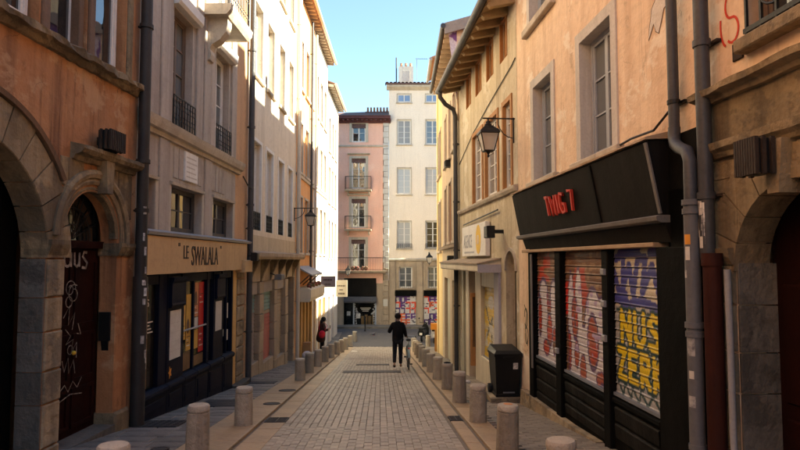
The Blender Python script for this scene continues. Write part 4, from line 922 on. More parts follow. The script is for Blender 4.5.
sg = T('shop_sign', 'black slanted fascia with red letters TWIG 7 above the roller shutters', 'sign', FR, 8.6, .1, 2.02)
TF = lambda z: .14 + (z - 2.06) * .19
sg.part('end_board', MB().box(5.5, 6.07, -.02, .06, 1.73, 2.84), 'black_paint')
for a, b, m_ in ((7.57, 11.32, 'black_sign'), (6.09, 7.55, 'black_sign')):
    sg.part('fascia_panel', MB().loft([(-.02, 2.05), (TF(2.06), 2.06), (TF(2.8), 2.80), (TF(2.8) - .04, 2.83), (-.02, 2.83)], a, b), m_)
sg.part('divider', MB().loft([(TF(2.06) + .002, 2.07), (TF(2.06) + .014, 2.07), (TF(2.8) + .014, 2.79), (TF(2.8) + .002, 2.79)], 7.54, 7.58), 'black_paint')
sg.part('end_trim', MB().loft([(TF(2.06) + .002, 2.07), (TF(2.06) + .02, 2.07), (TF(2.8) + .02, 2.79), (TF(2.8) + .002, 2.79)], 6.06, 6.11), 'grey_rail')
sg.part('cap_flashing', MB().loft([(0, 2.84), (TF(2.8) + .03, 2.825), (TF(2.8) + .03, 2.845), (0, 2.92)], 6.06, 11.36, 20, .006), 'wood_strip')
sg.part('lower_moulding', MB().loft([(0, 1.98), (.15, 1.98), (.20, 2.0), (.21, 2.04), (.17, 2.056), (0, 2.056)], 6.06, 11.34), 'grey_rail')
sg.part('soffit_board', MB().loft([(0, 1.80), (.06, 1.80), (.12, 1.975), (0, 1.975)], 6.06, 11.2), 'black_sign')
def slab_text(body, size, s0, z0, sx):
    mb = text_mb(body, size, -1, s0, 0, 1, z0, sx); mb.v = [(s, TF(z) + .004 + .035 * t, z) for s, t, z in mb.v]
    n0 = len(mb.v); return mb
xs = 9.46
for ch, adv in (('T', .21), ('W', .30), ('I', .12), ('G', .25), (' ', .13), ('7', .22)):
    if ch != ' ':
        m2 = MB()
        STK = {'T': [[(0, 1), (1, 1)], [(.5, 1), (.5, 0)]], 'W': [[(0, 1), (.2, 0), (.5, .75), (.8, 0), (1, 1)]], 'I': [[(.5, 1), (.5, 0)]], 'G': [[(1, .9), (.3, 1), (0, .6), (0, .35), (.3, 0), (1, .05), (1, .45), (.6, .45)]], '7': [[(0, 1), (1, 1), (.45, 0)]]}[ch]
        wd = adv - .08
        for l in STK:
            pts = [(xs - .02 - px * wd, 2.29 + .28 * py) for px, py in l]; v = []
            rb = MB(); ribbon(rb, pts, .042, 0.); m2.add([(s, TF(z) + .004 + t * 14, z) for s, t, z in rb.v], rb.f)
        sg.part('letter', m2, 'letter_red')
    xs -= adv
# pipes by the black shop
p = T('drain_pipe', 'grey drain pipe with a swan neck beside the black shop', 'drain pipe', FR, 5.45, .2, gz(5.45))
p.part('upper_pipe', MB().tube([(5.85, .11, 9.6), (5.85, .11, 6), (5.85, .11, 2.86)], .052, 14), 'lead_pipe', sm=True)
p.part('swan_neck', MB().tube([(5.85, .11, 2.90), (5.85, .115, 2.80), (5.80, .13, 2.72), (5.66, .17, 2.66), (5.50, .19, 2.60), (5.44, .20, 2.50), (5.44, .20, 2.1)], .058, 14), 'lead_pipe', sm=True)
p.part('lower_pipe', MB().tube([(5.44, .20, 2.14), (5.44, .20, 1.0), (5.44, .20, gz(5.5))], .066, 14), 'pipe_grey', sm=True)
for z, r in ((2.12, .08), (2.04, .078), (1.02, .08), (.94, .076), (-.05, .074)): p.part('collar', MB().tube([(5.44, .20, z - .025), (5.44, .20, z + .025)], r, 14), 'pipe_grey', sm=True)
for z in (3.15, 4.6): p.part('bracket', MB().tube([(5.85, .11, z - .02), (5.85, .11, z + .02)], .062, 14), 'iron'); p.part('bracket', MB().box(5.76, 5.94, .0, .05, z - .012, z + .012), 'iron')
def stick(g, s, t, r, z, a, wd, h, m_):
    v = []
    for k in range(4): q = a + wd * k / 3; v += [(s + r * math.cos(q), t + r * math.sin(q), z), (s + r * math.cos(q), t + r * math.sin(q), z + h)]
    g.part('sticker', MB().add(v, [(2 * k, 2 * k + 1, 2 * k + 3, 2 * k + 2) for k in range(3)]), m_)
for z, a, wd, h, m_ in ((1.74, 1.5, .9, .09, 'orange_card'), (1.60, 1.6, .7, .12, 'paper'), (1.44, 1.3, .5, .07, 'sticker'), (.55, 1.7, .7, .07, 'paper'), (.75, 1.4, 1.2, .16, 'sticker'), (.3, 1.5, 1.0, .1, 'sticker')): stick(p, 5.44, .20, .0672, z, a, wd, h, m_)
p = T('drain_pipe', 'grey lead drain pipe with stickers running into a dark red casing', 'drain pipe', FR, 5.55, .12, gz(5.55))
p.part('pipe', MB().tube([(5.35, .12, 9.5), (5.34, .12, 5), (5.33, .12, 1.6)], .064, 14), 'lead_pipe', sm=True)
p.part('casing', MB().tube([(5.24, .14, 1.62), (5.24, .14, gz(5.5))], .078, 14), 'pipe_red', sm=True)
for z in (2.17, 3.55): p.part('collar', MB().tube([(5.335, .12, z - .03), (5.335, .12, z + .03)], .077, 14), 'lead_pipe', sm=True); p.part('clamp', MB().box(5.22, 5.45, 0, .05, z - .012, z + .012), 'iron_rust')
p.part('collar', MB().tube([(5.24, .14, 1.55), (5.24, .14, 1.66)], .088, 14), 'pipe_red', sm=True)
for i in range(14): stick(p, 5.335, .12, .0655, RN.uniform(1.68, 2.1), RN.uniform(.6, 2.4), RN.uniform(.5, .9), RN.uniform(.05, .12), RN.choice(('paper', 'sticker', 'sticker')))
p = T('drain_pipe', 'thin white waste pipe in front of the stone pier', 'drain pipe', FR, 5.1, .1, gz(5.28))
p.part('pipe', MB().tube([(5.11, .09, 1.52), (5.10, .09, .8), (5.09, .095, .15), (5.075, .10, .02), (5.09, .15, -.12), (5.10, .16, gz(5.1))], .028, 10), 'pipe_white', sm=True)
single('wall_cable', 'dark cable drooping along the top of the black TWIG fascia', 'cable', FR, 7, .05, 2.95, MB().tube([(11.3, .03, 2.93), (9.5, .04, 2.95), (8.6, .03, 2.90), (7.6, .05, 2.96), (6.9, .05, 3.0), (6.35, .06, 2.98), (5.95, .05, 3.15), (5.9, .05, 3.4)], .014, 6), 'iron')

# ---- Y: ochre house with rafters, sign, cream shop
Yh = T('ochre_house', 'ochre stucco house with exposed eave rafters and a white shop sign', 'house', FR, 15.2, 0, gz(15.2))
yw = [(15.2, 16.38, 3.12, 4.95), (13.55, 14.82, 3.12, 4.95), (12.36, 13.0, 3.12, 4.95)]
ya = [(12.68, 13.2, 5.98, 6.85), (13.98, 14.58, 5.98, 6.85), (15.3, 15.92, 5.98, 6.85), (16.7, 17.28, 5.98, 6.85)]
wall(Yh, 'stucco_ochre', 11.92, 18.62, -2.0, 7.0, yw + ya + [(13.5, 18.5, -2.0, 1.30)], .2, [(12.12, 12.94, -2.0, 1.38, .42)])
for a, b, c, d in yw:
    window(Yh, a, b, c, d, -.12, .05, 2 if b - a > .8 else 1, 5, 'white_frame', 'pane_curtain', False)
    surround(Yh, a, b, c, d, .1, .03, 'wood_window', False)
for a, b, c, d in ya:
    window(Yh, a, b, c, d, -.14, .05, 1, 1, 'wood_window', 'curtain_terra'); surround(Yh, a, b, c, d, .05, .02, 'wood_window', False)
Yh.part('string_course', MB().loft([(-.02, 2.98), (.06, 2.99), (.09, 3.05), (.09, 3.10), (-.02, 3.12)], 11.92, 18.6, 14, .004), 'stone_trim')
Yh.part('niche_back', MB().box(12.1, 12.96, -.40, -.36, -2, 1.8), 'wood_brown')
for (a, b, c, d) in ((12.3, 12.52, .15, .42), (12.58, 12.8, .2, .5), (12.28, 12.62, -.3, .02), (12.66, 12.86, -.25, .05), (12.3, 12.5, .55, .75)): Yh.part('letter_box', MB().cbox(a, b, -.36, -.31, c, d, .008), RN.choice(('paper', 'stone_surround', 'wood_grey')))
Yh.part('arch_trim', MB().arch(12.53, 1.38, [(.41, -.02), (.41, .03), (.48, .035), (.48, -.02)], 16), 'stone_trim')
# eave
Yh.part('roof', MB().loft([(-5.5, 9.9), (.62, 7.02), (.62, 7.10), (-5.5, 10.0)], 11.7, 18.7), 'roof_tile_red')
for i in range(12):
    s = 11.98 + i * .575; Yh.part('rafter', MB().loft([(-.05, 6.86), (.5, 6.74), (.56, 6.80), (.56, 6.92), (-.05, 7.12)], s, s + .14), 'wood_rafter')
for i in range(3): Yh.part('soffit_board', MB().loft([(.02 + i * .19, 7.09 - i * .09), (.02 + i * .19 + .185, 7.0 - i * .09), (.02 + i * .19 + .185, 7.02 - i * .09), (.02 + i * .19, 7.11 - i * .09)], 11.95, 18.6), 'wood_rafter')
Yh.part('gutter', MB().tube([(11.7, .66, 6.90), (15, .66, 6.88), (18.66, .66, 6.86)], .085, 12), 'lead_pipe', sm=True)
p = T('drain_pipe', 'grey drain pipe bent back from the rafter eave gutter', 'drain pipe', FR, 18.6, .1, gz(18.6))
p.part('pipe', MB().tube([(18.4, .64, 6.84), (18.4, .62, 6.62), (18.45, .45, 6.42), (18.55, .2, 6.30), (18.6, .12, 6.1), (18.6, .12, 5.6), (18.6, .12, 2), (18.6, .12, gz(18.6))], .07, 12), 'lead_pipe', sm=True)
for z in (5.2, 3.4, 1.9, 0.2): p.part('collar', MB().tube([(18.6, .12, z - .03), (18.6, .12, z + .03)], .085, 12), 'lead_pipe', sm=True); p.part('clamp', MB().box(18.58, 18.62, -.02, .08, z - .015, z + .015), 'iron')
# cream shop front of Y
Ys = T('shop', 'cream painted shop front with a yellow graffitied shutter under a flat canopy', 'shop', FR, 16, 0, gz(16))
Ys.part('backing', MB().box(13.5, 18.5, -.30, -.26, -2.0, 1.30), 'cream_paint')
Ys.part('canopy', MB().loft([(-.05, 1.40), (.50, 1.33), (.52, 1.36), (.52, 1.50), (-.05, 1.62)], 13.38, 19.2), 'cream_paint')
Ys.part('canopy_top', MB().loft([(-.05, 1.623), (.55, 1.503), (.55, 1.53), (-.05, 1.66)], 13.34, 19.25), 'stone_brown')
Ys.part('end_fascia', MB().box(13.35, 13.378, -.02, .53, 1.32, 1.50), 'lavender')
for (a, b, t1, m_) in ((13.40, 13.84, .06, 'lavender'), (15.42, 16.12, .03, 'cream_paint'), (17.04, 17.5, .03, 'cream_paint'), (17.9, 18.2, .03, 'green_grey_paint')):
    Ys.part('post', MB().cbox(a, b, -.2, t1, gz(b) - .05, 1.32, .01), m_)
Ys.part('base_wall', MB().cbox(13.84, 15.42, -.2, .03, gz(15.5) - .05, -.82, .012), 'cream_paint')
def paint_y(p):
    x, y = p; c = (.62, .40, .03) if vn(x * 3, y * 5) > .25 else (.55, .45, .25)
    if pl_d(p, [(.2, .5), (.6, .9), (.3, 1.2), (.9, .7), (.7, 1.5), (1.2, 1.0)]) < .045: c = (.06, .06, .05)
    if ell(p, (.75, .35), .3, .16) < 1: c = (.6, .56, .5)
    if y > .9 and vn(x * 5 + 3, y * 5) > .55: c = (.55, .5, .42)
    return c
shutter(Ys, 15.40, 13.88, -.80, .92, -.06, paint_y, 17, 26)
Ys.part('shutter_head', MB().box(13.86, 15.42, -.22, .01, .94, 1.31), 'cream_paint')
Ys.part('door', MB().box(16.14, 17.02, -.24, -.2, -2.0, 1.2), 'wood_brown')
Ys.part('door_leaf', MB().cbox(16.14, 16.19, -.18, .16, -1.2, .72, .01), 'wood_window'); Ys.part('door_pane', MB().box(16.134, 16.139, -.12, .10, -.7, .62), 'shop_glass')
for a, b in ((17.52, 17.88), (18.22, 18.48)): Ys.part('window_panel', MB().box(a, b, -.22, -.1, -2, 1.28), 'green_grey_paint')
sg = T('wall_sign', 'white wall sign with grey lettering and a yellow oval above the canopy', 'sign', FR, 15.9, .05, 1.66)
bo = sg.part('board', MB().cbox(14.36, 17.46, .02, .13, 1.70, 2.53, .01), 'white_board')
sg.part('lettering', text_mb('AGENCE', .52, -1, 17.2, .131, .136, 1.93, .60), 'letter_grey', bo)
sg.part('yellow_oval', MB().poly([(15.18 + .30 * math.cos(k * math.pi / 12), 2.12 + .37 * math.sin(k * math.pi / 12)) for k in range(24)], .13, .137), 'yellow_paint', bo)
sg.part('number', text_mb('10', .34, -1, 15.40, .138, .142, 2.0, .9), 'white_board', bo)
sg.part('small_print', MB().box(15.7, 17.1, .131, .135, 1.78, 1.83), 'letter_grey', bo)
sg.part('rail', MB().tube([(13.4, .06, 2.72), (17.6, .06, 2.62)], .02, 6), 'iron')
T_ = T('flood_lamp', 'dark box lamp on the ochre wall above the niche', 'lamp', FR, 13.1, .1, 2.1)
T_.part('housing', MB().cbox(12.98, 13.3, .22, .40, 2.08, 2.34, .015), 'iron'); T_.part('arm', MB().box(13.1, 13.18, 0, .24, 2.18, 2.26), 'iron')
single('wall_cable', 'thin black cable running diagonally across the ochre wall', 'cable', FR, 14, .02, 5.3, MB().tube([(18.5, .02, 4.55), (16.4, .02, 5.05), (14.4, .02, 5.35), (12.2, .02, 5.62), (11.95, .02, 5.68)], .012, 5), 'iron')

# ---- Y2, Y3: beyond the ochre house
Y2 = T('tan_house', 'narrow tan stucco house with a purple mural on its gable', 'house', FY, 22, 0, gz(22))
y2w = [(19.3, 20.1, 2.25, 4.4), (21.0, 22.2, 2.25, 4.4), (23.2, 24.2, 2.25, 4.4), (19.4, 20.2, 5.3, 7.2), (21.2, 22.0, 5.3, 7.2), (23.2, 24.0, 5.3, 7.2)]
wall(Y2, 'stucco_tan', 18.66, 25.7, -3.0, 8.9, y2w + [(19.4, 21.0, -3, .9), (22, 24.6, -3, .9)], .2)
for a, b, c, d in y2w: window(Y2, a, b, c, d, -.1, .05, 2, 3, 'wood_window', 'wood_window'); surround(Y2, a, b, c, d, .08, .03, 'stone_trim', True)
Y2.part('string_course', MB().loft([(-.02, 2.0), (.12, 2.02), (.14, 2.12), (-.02, 2.16)], 18.7, 25.7), 'stone_brown')
for a, b in ((19.4, 21.0), (22, 24.6)): Y2.part('shop_door', MB().box(a, b, -.2, -.12, -3, .9), 'green_grey_paint')
Y2.part('roof', MB().loft([(-6, 10.7), (.42, 8.92), (.42, 9.02), (-6, 10.85)], 18.5, 25.75), 'roof_tile_red')
Y2.part('gable', MB().add([(18.64, -.35, 6.5), (18.64, -6, 6.5), (18.64, -6, 10.7), (18.64, .3, 8.93), (18.64, .02, 6.5)], [(0, 1, 2, 3, 4)]), 'mural')
Y2.part('gable_post', MB().box(18.60, 18.7, -.30, .02, 6.0, 8.95), 'stucco_orange')
Y2.part('barge_board', MB().loft([(-6, 10.5), (.42, 8.68), (.42, 9.03), (-6, 10.86)], 18.42, 18.5), 'wood_grey')
Y2.part('gutter', MB().tube([(18.4, .47, 8.94), (25.7, .47, 8.9)], .08, 10), 'lead_pipe', sm=True)
for i in range(14): Y2.part('rafter', MB().loft([(-.05, 8.72), (.4, 8.68), (.4, 8.80), (-.05, 8.94)], 18.72 + i * .5, 18.84 + i * .5), 'eave_wood')
Y3 = T('yellow_house', 'bright yellow house at the corner of the cross street', 'house', FY, 27.2, 0, gz(27.2))
y3w = [(26.3, 27.2, 2.0, 4.2), (27.6, 28.3, 2.0, 4.2), (26.3, 27.2, 5.4, 7.4), (27.6, 28.3, 5.4, 7.4)]
wall(Y3, 'stucco_yellow', 25.72, 28.8, -3.2, 10.3, y3w, .2)
for a, b, c, d in y3w: window(Y3, a, b, c, d, -.15, .05, 2, 3, 'white_frame', 'pane_curtain'); surround(Y3, a, b, c, d, .08, .03, 'stone_trim', True)
Y3.part('corner_post', MB().cbox(28.3, 28.8, -.02, .05, -3.2, 10.0, .01), 'stucco_yellow')
Y3.part('roof', MB().loft([(-6, 12.6), (.45, 10.32), (.45, 10.42), (-6, 12.75)], 25.6, 28.9), 'roof_tile_red')
Y3.part('gutter', MB().tube([(25.6, .48, 10.34), (28.9, .48, 10.3)], .07, 10), 'zinc', sm=True)
single('wall_lamp', 'small dark bulkhead lamp on the tan house wall', 'lamp', FY, 21.5, .1, 5.0, MB().cbox(21.4, 21.75, 0, .22, 4.95, 5.2, .05), 'iron')
single('wall_lamp', 'dark box lamp under the string course of the tan house', 'lamp', FY, 20.2, .1, 1.4, MB().cbox(20.0, 20.4, 0, .24, 1.3, 1.75, .03), 'iron')

# ---- cross street: unseen house added east of the junction to shade it
Ea = T('east_shade_house', 'unseen tan house added to shade the junction', 'house', Fr(13, 28.85, (1, 0), -1), 4, 0, -3.0)
eaw = [(a, a + 1.0, z, z + 1.9) for a in (.8, 3.0, 5.2) for z in (-.2, 3.0, 6.2)]
wall(Ea, 'stucco_tan', 0, 8, -3.4, 9.9, eaw, .2, back=17)
for a, b, c, d in eaw: window(Ea, a, b, c, d, -.16, .05, 2, 4, 'white_frame', 'pane_curtain'); surround(Ea, a, b, c, d, .08, .03, 'stone_trim', True)

# ---- unseen house added behind the viewpoint to dim the near walls
Bk = T('uphill_shade_house', 'unseen ochre house added uphill to dim the near walls', 'house', Fr(0, -26, (1, 0), 1), -1, 0, gz(-26))
bkw = [(-3.2 + 2.1 * k, -2.2 + 2.1 * k, z, z + 1.9) for k in range(3) for z in (4.0, 7.2)]
wall(Bk, 'stucco_tan', -7.2, 6.2, 2.0, 13.0, bkw, .22)
for a, b, c, d in bkw: window(Bk, a, b, c, d, -.18, .06, 2, 4, 'white_frame', 'pane'); surround(Bk, a, b, c, d, .1, .03, 'stone_surround', True)

# ================================================================== HOUSES CLOSING THE STREET
Pk = T('pink_house', 'pink stucco house with iron balconies and grey stone quoins closing the street', 'house', FE, -3, 0, -3.19)
cx = -3.05
pw = [(cx - .52, cx + .52, 10.3, 11.7), (cx - .52, cx + .52, 6.85, 9.1), (cx - .52, cx + .52, 3.95, 6.1), (cx - .52, cx + .52, .92, 3.1)]
pw2 = [(a - 3.1, b - 3.1, c, d) for a, b, c, d in pw]
wall(Pk, 'stucco_pink', -9.5, -1.25, -.1, 11.9, pw + pw2, .22)
wall(Pk, 'stone_brown', -9.5, -.82, -3.3, -.102, [(-4.1, -1.72, -3.3, -.102)], .3, name='ground_floor_wall')
for i, (a, b, c, d) in enumerate(pw + pw2):
    window(Pk, a, b, c, d, -.18, .06, 2, 2 if i % 4 == 0 else 3, 'white_frame', 'pane'); s_ = surround(Pk, a, b, c, d, .18, .05, 'stone_trim', False)
    m = MB(); n = 12
    for k in range(n): m.box(a + (b - a) * k / n, a + (b - a) * (k + 1) / n - .004, -.1, -.085, d - .3 - .04 * (k % 2), d - .005)
    Pk.part('pelmet', m, 'pelmet', s_)
    if i % 4 in (1, 2): Pk.part('door_hood', MB().loft([(0, d + .25), (.16, d + .3), (.2, d + .36), (0, d + .4)], a - .3, b + .3), 'stone_trim', s_)
for a in (cx, cx - 3.1):
    for zf in (6.75, 3.85):
        b_ = Pk.part('balcony', MB().loft([(0, zf - .14), (.55, zf - .1), (.6, zf), (0, zf)], a - .98, a + .95), 'stone_trim')
        m = MB()
        for k in range(17): s = a - .95 + 1.87 * k / 16; m.box(s - .009, s + .009, .53, .55, zf, zf + .95)
        for k in range(5):
            for s in (a - .95, a + .92): t = .1 * k + .03; m.box(s - .009, s + .009, t, t + .018, zf, zf + .95)
        m.box(a - .96, a + .93, .52, .56, zf + .92, zf + .96); m.box(a - .96, a - .93, 0, .53, zf + .92, zf + .96); m.box(a + .9, a + .93, 0, .53, zf + .92, zf + .96); m.box(a - .96, a + .93, .525, .555, zf + .1, zf + .12)
        m.box(a - .95, a + .92, .53, .54, zf + .02, zf + .5) if False else None
        Pk.part('railing', m, 'iron', b_)
        for s in (a - .8, a + .72): Pk.part('console', MB().loft([(0, zf - .45), (.1, zf - .42), (.42, zf - .14), (0, zf - .14)], s, s + .1), 'stone_trim', b_)
b_ = Pk.part('balcony', MB().loft([(0, .62), (.62, .68), (.68, .82), (0, .82)], -9.5, -1.0), 'stone_brown')
m = MB()
for k in range(80): s = -9.4 + 8.35 * k / 79; m.box(s - .009, s + .009, .58, .60, .82, 1.75)
m.box(-9.42, -1.03, .57, .61, 1.74, 1.79); m.box(-9.42, -1.03, .575, .605, .9, .92); Pk.part('railing', m, 'iron', b_)
for s in (-3.4, -3.1, -2.7, -2.45): Pk.part('flower_pot', MB().ball((s, .5, 1.0), .16, .12, .16, 8, 6), 'flower', b_)
z = -3.2
i = 0
while z < 11.8:
    h = .42; wd = .44 if i % 2 else .36; Pk.part('quoin', MB().cbox(-1.25 + (.44 - wd) * .5, -.83, -.1, .07, z, z + h - .015, .02), 'stone_surround' if z > .6 else 'stone_brown'); z += h; i += 1
Pk.part('string_course', MB().loft([(0, 9.95), (.07, 9.96), (.1, 10.06), (0, 10.1)], -9.5, -.85), 'stone_trim')
Pk.part('cornice', MB().loft([(0, 11.72), (.12, 11.74), (.3, 11.95), (.5, 12.0), (.5, 12.2), (0, 12.2)], -9.6, -.7), 'eave_dark')
for k in range(26): s = -9.4 + k * .345; Pk.part('modillion', MB().box(s, s + .12, .1, .44, 11.84, 11.96), 'eave_dark')
Pk.part('roof', MB().add([(-9.7, .55, 12.2), (-.72, .55, 12.2), (-.72, -5, 13.9), (-9.7, -5, 13.6), (-9.7, -9, 12.2), (-.72, -9, 12.2)], [(0, 1, 2, 3), (3, 2, 5, 4), (1, 5, 2), (0, 3, 4)]), 'roof_tile')
for k in range(7): Pk.part('chimney_pot', MB().lathe((-2.6 + k * .26, -3.9, 13.45), [(.09, 0), (.1, .1), (.07, .4), (.09, .46)], 8), 'roof_tile_red')
Pk.part('chimney', MB().box(-2.8, -.86, -4.2, -3.6, 12.9, 13.5), 'roof_tile')
# pink house shop
Ps = T('shop', 'black shop front with a grey awning box on the pink house', 'shop', FE, -2.9, 0, -3.2)
Ps.part('fascia', MB().box(-4.08, -1.74, -.05, .10, -1.05, .28), 'black_sign')
Ps.part('awning_box', MB().loft([(0, -1.5), (.35, -1.5), (.4, -1.4), (.3, -1.06), (0, -1.06)], -4.06, -1.72), 'sign_dark')
Ps.part('pane', MB().box(-3.3, -1.74, -.1, -.09, -3.05, -1.5), 'shop_glass'); Ps.part('door_pane', MB().box(-4.06, -3.42, -.16, -.15, -3.15, -1.5), 'shop_glass')
for a in (-4.08, -3.42, -1.82): Ps.part('post', MB().box(a, a + .1, -.12, .02, -3.2, -1.5), 'grey_frame' if a > -4 else 'black_paint')
Ps.part('back_wall', MB().box(-4.08, -1.72, -.58, -.52, -3.2, -1.0), 'door_dark')
Ps.part('round_emblem', MB().poly([(-2.52 + .62 * math.cos(k * math.pi / 14), -1.98 + .40 * math.sin(k * math.pi / 14)) for k in range(28)], -.088, -.082), 'black_paint')
for k in range(3): Ps.part('emblem_line', MB().box(-2.9 + .08 * k, -2.14 - .08 * k, -.082, -.078, -1.92 - .11 * k, -1.88 - .11 * k), 'paper')
for (s, z, r) in ((-3.1, -2.05, .14), (-3.05, -2.45, .16), (-1.98, -2.2, .14), (-3.75, -2.3, .13)): Ps.part('pane_panel', MB().box(s - r, s + r, -.088, -.083, z - r * 1.2, z + r * 1.2), 'sticker')
for k in range(4): Ps.part('display_case', MB().box(-2.85 + k * .26, -2.65 + k * .26, -.45, -.3, -3.1, -2.5 + .1 * (k % 2)), 'ochre_paint')
for s in (-3.25, -1.9):
    for k in range(9): Ps.part('leaf', MB().ball((s + RN.uniform(-.08, .08), -.07, -3.0 + k * .17), .06, .03, .07, 6, 4), 'sticker')
Ps.part('door_step', MB().cbox(-4.3, -1.0, 0, .5, -3.3, -3.10, .02), 'stone_grey')
single('notice_panel', 'small pale notice panel on the quoin by the black shop', 'notice', FE, -1.1, .08, -1.6, MB().box(-1.22, -.9, .07, .1, -1.75, -1.25), 'paper')
# cream end house
Ce = T('pale_house', 'pale cream rendered house with a chimney closing the end of the street', 'house', FE, 2, 0, -3.3)
cols_ = [(-.2, .82), (1.9, 2.92), (4.0, 5.02), (6.1, 7.12)]
ew_ = [(a, b, c, d) for c, d in ((13.3, 13.93), (10.15, 12.0), (6.45, 8.4), (2.45, 4.46)) for a, b in cols_]
eb = [(a + .12, b + .08, -.44, 1.12) for a, b in cols_]
es = [(-.38, 1.18), (1.72, 3.28), (3.9, 5.3), (6.0, 7.4)]
wall(Ce, 'stucco_pale', -.818, 9.5, 1.6, 14.4, ew_, .2); wall(Ce, 'stone_brown', -.818, 9.5, -3.4, 1.598, eb + [(a, b, -3.4, -.6) for a, b in es], .25, name='ground_floor_wall')
for i, (a, b, c, d) in enumerate(ew_):
    if i < 4:
        mm = window(Ce, a, b, c, d, -.1, .05, 2, 1, 'white_frame', 'slate_blue')
    else: window(Ce, a, b, c, d, -.16, .055, 2, 4, 'white_frame', ['pane_curtain', 'pane_blue', 'pane', 'pane', 'pane_light', 'pane_light', 'pane', 'pane', 'pane_light', 'pane', 'pane', 'pane'][i - 4])
    surround(Ce, a, b, c, d, .05, .02, 'stone_trim', True)
    if i >= 12: grille(Ce, a - .05, b + .05, c, c + .35, .08, 9, 'iron', True)
for a, b, c, d in eb: window(Ce, a, b, c, d, -.2, .05, 2, 3, 'white_frame', 'pane_blue'); surround(Ce, a, b, c, d, .12, .02, 'stone_brown', True); grille(Ce, a, b, c, c + .5, -.02, 8, 'iron', False)
Ce.part('string_course', MB().loft([(0, 1.5), (.1, 1.54), (.14, 1.66), (.05, 1.74), (0, 1.74)], -.8, 9.5), 'stone_trim')
for s in (-.75, 1.24, 3.42): Ce.part('pilaster', MB().cbox(s, s + .42, 0, .06, -3.3, 1.5, .015), 'stone_brown')
PAL = [(.70, .05, .01), (.06, .02, .14), (.62, .58, .55), (.72, .10, .01), (.10, .02, .2)]
def paint_e(seed):
    def f(p):
        x, y = p; c = (.60, .56, .54)
        gx, gy = math.floor(x / .38), math.floor(y / .42); q = hsh(gx + seed, gy * 3 + seed); lx, ly = (x / .38) % 1, (y / .42) % 1
        cc = PAL[int(q * 5)]
        if (abs(lx - .5) < .40 and (ly < .28 or (q > .5 and abs(ly - .62) < .14))) or (lx < .33 and q > .3) or (lx > .72 and q < .6): c = cc
        if vn(x * 9 + seed, y * 9) > .82: c = (.05, .03, .06)
        return c
    return f
for k, (a, b) in enumerate(es[:2]):
    Es = T('graffiti_shutter', ('shutter painted with orange and purple graffiti behind the walking man', 'shutter painted with orange and purple graffiti beside the yellow house')[k], 'shutter', FE, a, 0, -3.3)
    Es.part('head_box', MB().box(a, b, -.12, .06, -1.02, -.6), 'black_paint')
    shutter(Es, a + .02, b - .02, -3.3, -1.02, -.06, paint_e(k * 5 + 2), 14, 34, 'panel')
Ce.part('eave_board', MB().loft([(0, 14.2), (.05, 14.22), (.3, 14.42), (.3, 14.55), (0, 14.55)], -1.0, 9.6), 'stone_trim')
Ce.part('roof', MB().loft([(-6, 16.2), (.36, 14.56), (.36, 14.66), (-6, 16.3)], -1.02, 9.6), 'roof_tile')
for k in range(36): Ce.part('roof_tile', MB().arch(-.95 + k * .29, 14.60, [(.13, .39), (.13, -.2), (.15, -.2), (.15, .39)], 5), 'roof_tile')
c_ = Ce.part('chimney', MB().box(-.1, 1.02, -2.1, -1.3, 14.8, 16.45), 'stucco_white')
Ce.part('chimney_vent', MB().box(.2, .75, -1.3, -1.28, 15.3, 16.1), 'stone_surround', c_)
for k in range(3): Ce.part('chimney_pot', MB().lathe((.1 + k * .36, -1.7, 16.45), [(.1, 0), (.1, .12), (.08, .32), (.1, .36)], 8), 'roof_tile_red', c_)
Ce.part('flue_pipe', MB().tube([(-.28, -1.5, 14.8), (-.28, -1.5, 17.2)], .05, 8), 'lead_pipe')
for s, zt in ((1.3, 17.2), (2.75, 16.2), (2.3, 15.9)):
    m = MB().tube([(s, -1.6, 14.9), (s, -1.6, zt)], .018, 5).tube([(s - .1, -1.6, zt - .05), (s + .85, -1.6, zt - .08)], .014, 5)
    for k in range(5): m.tube([(s + .1 + k * .16, -1.75, zt - .06), (s + .1 + k * .16, -1.45, zt - .06)], .01, 4)
    Ce.part('aerial', m, 'lead_pipe')
fp = sheet('pavement_end', K(-40), K(40), 42.6, 44.2, .1, 'flag', .8)
kk = MB().box(-40, 40, 42.42, 42.6, -3.35, -3.08); single('kerb_end', None, None, FW, 0, 42.5, -3.2, kk, 'stone_grey', kind='structure')

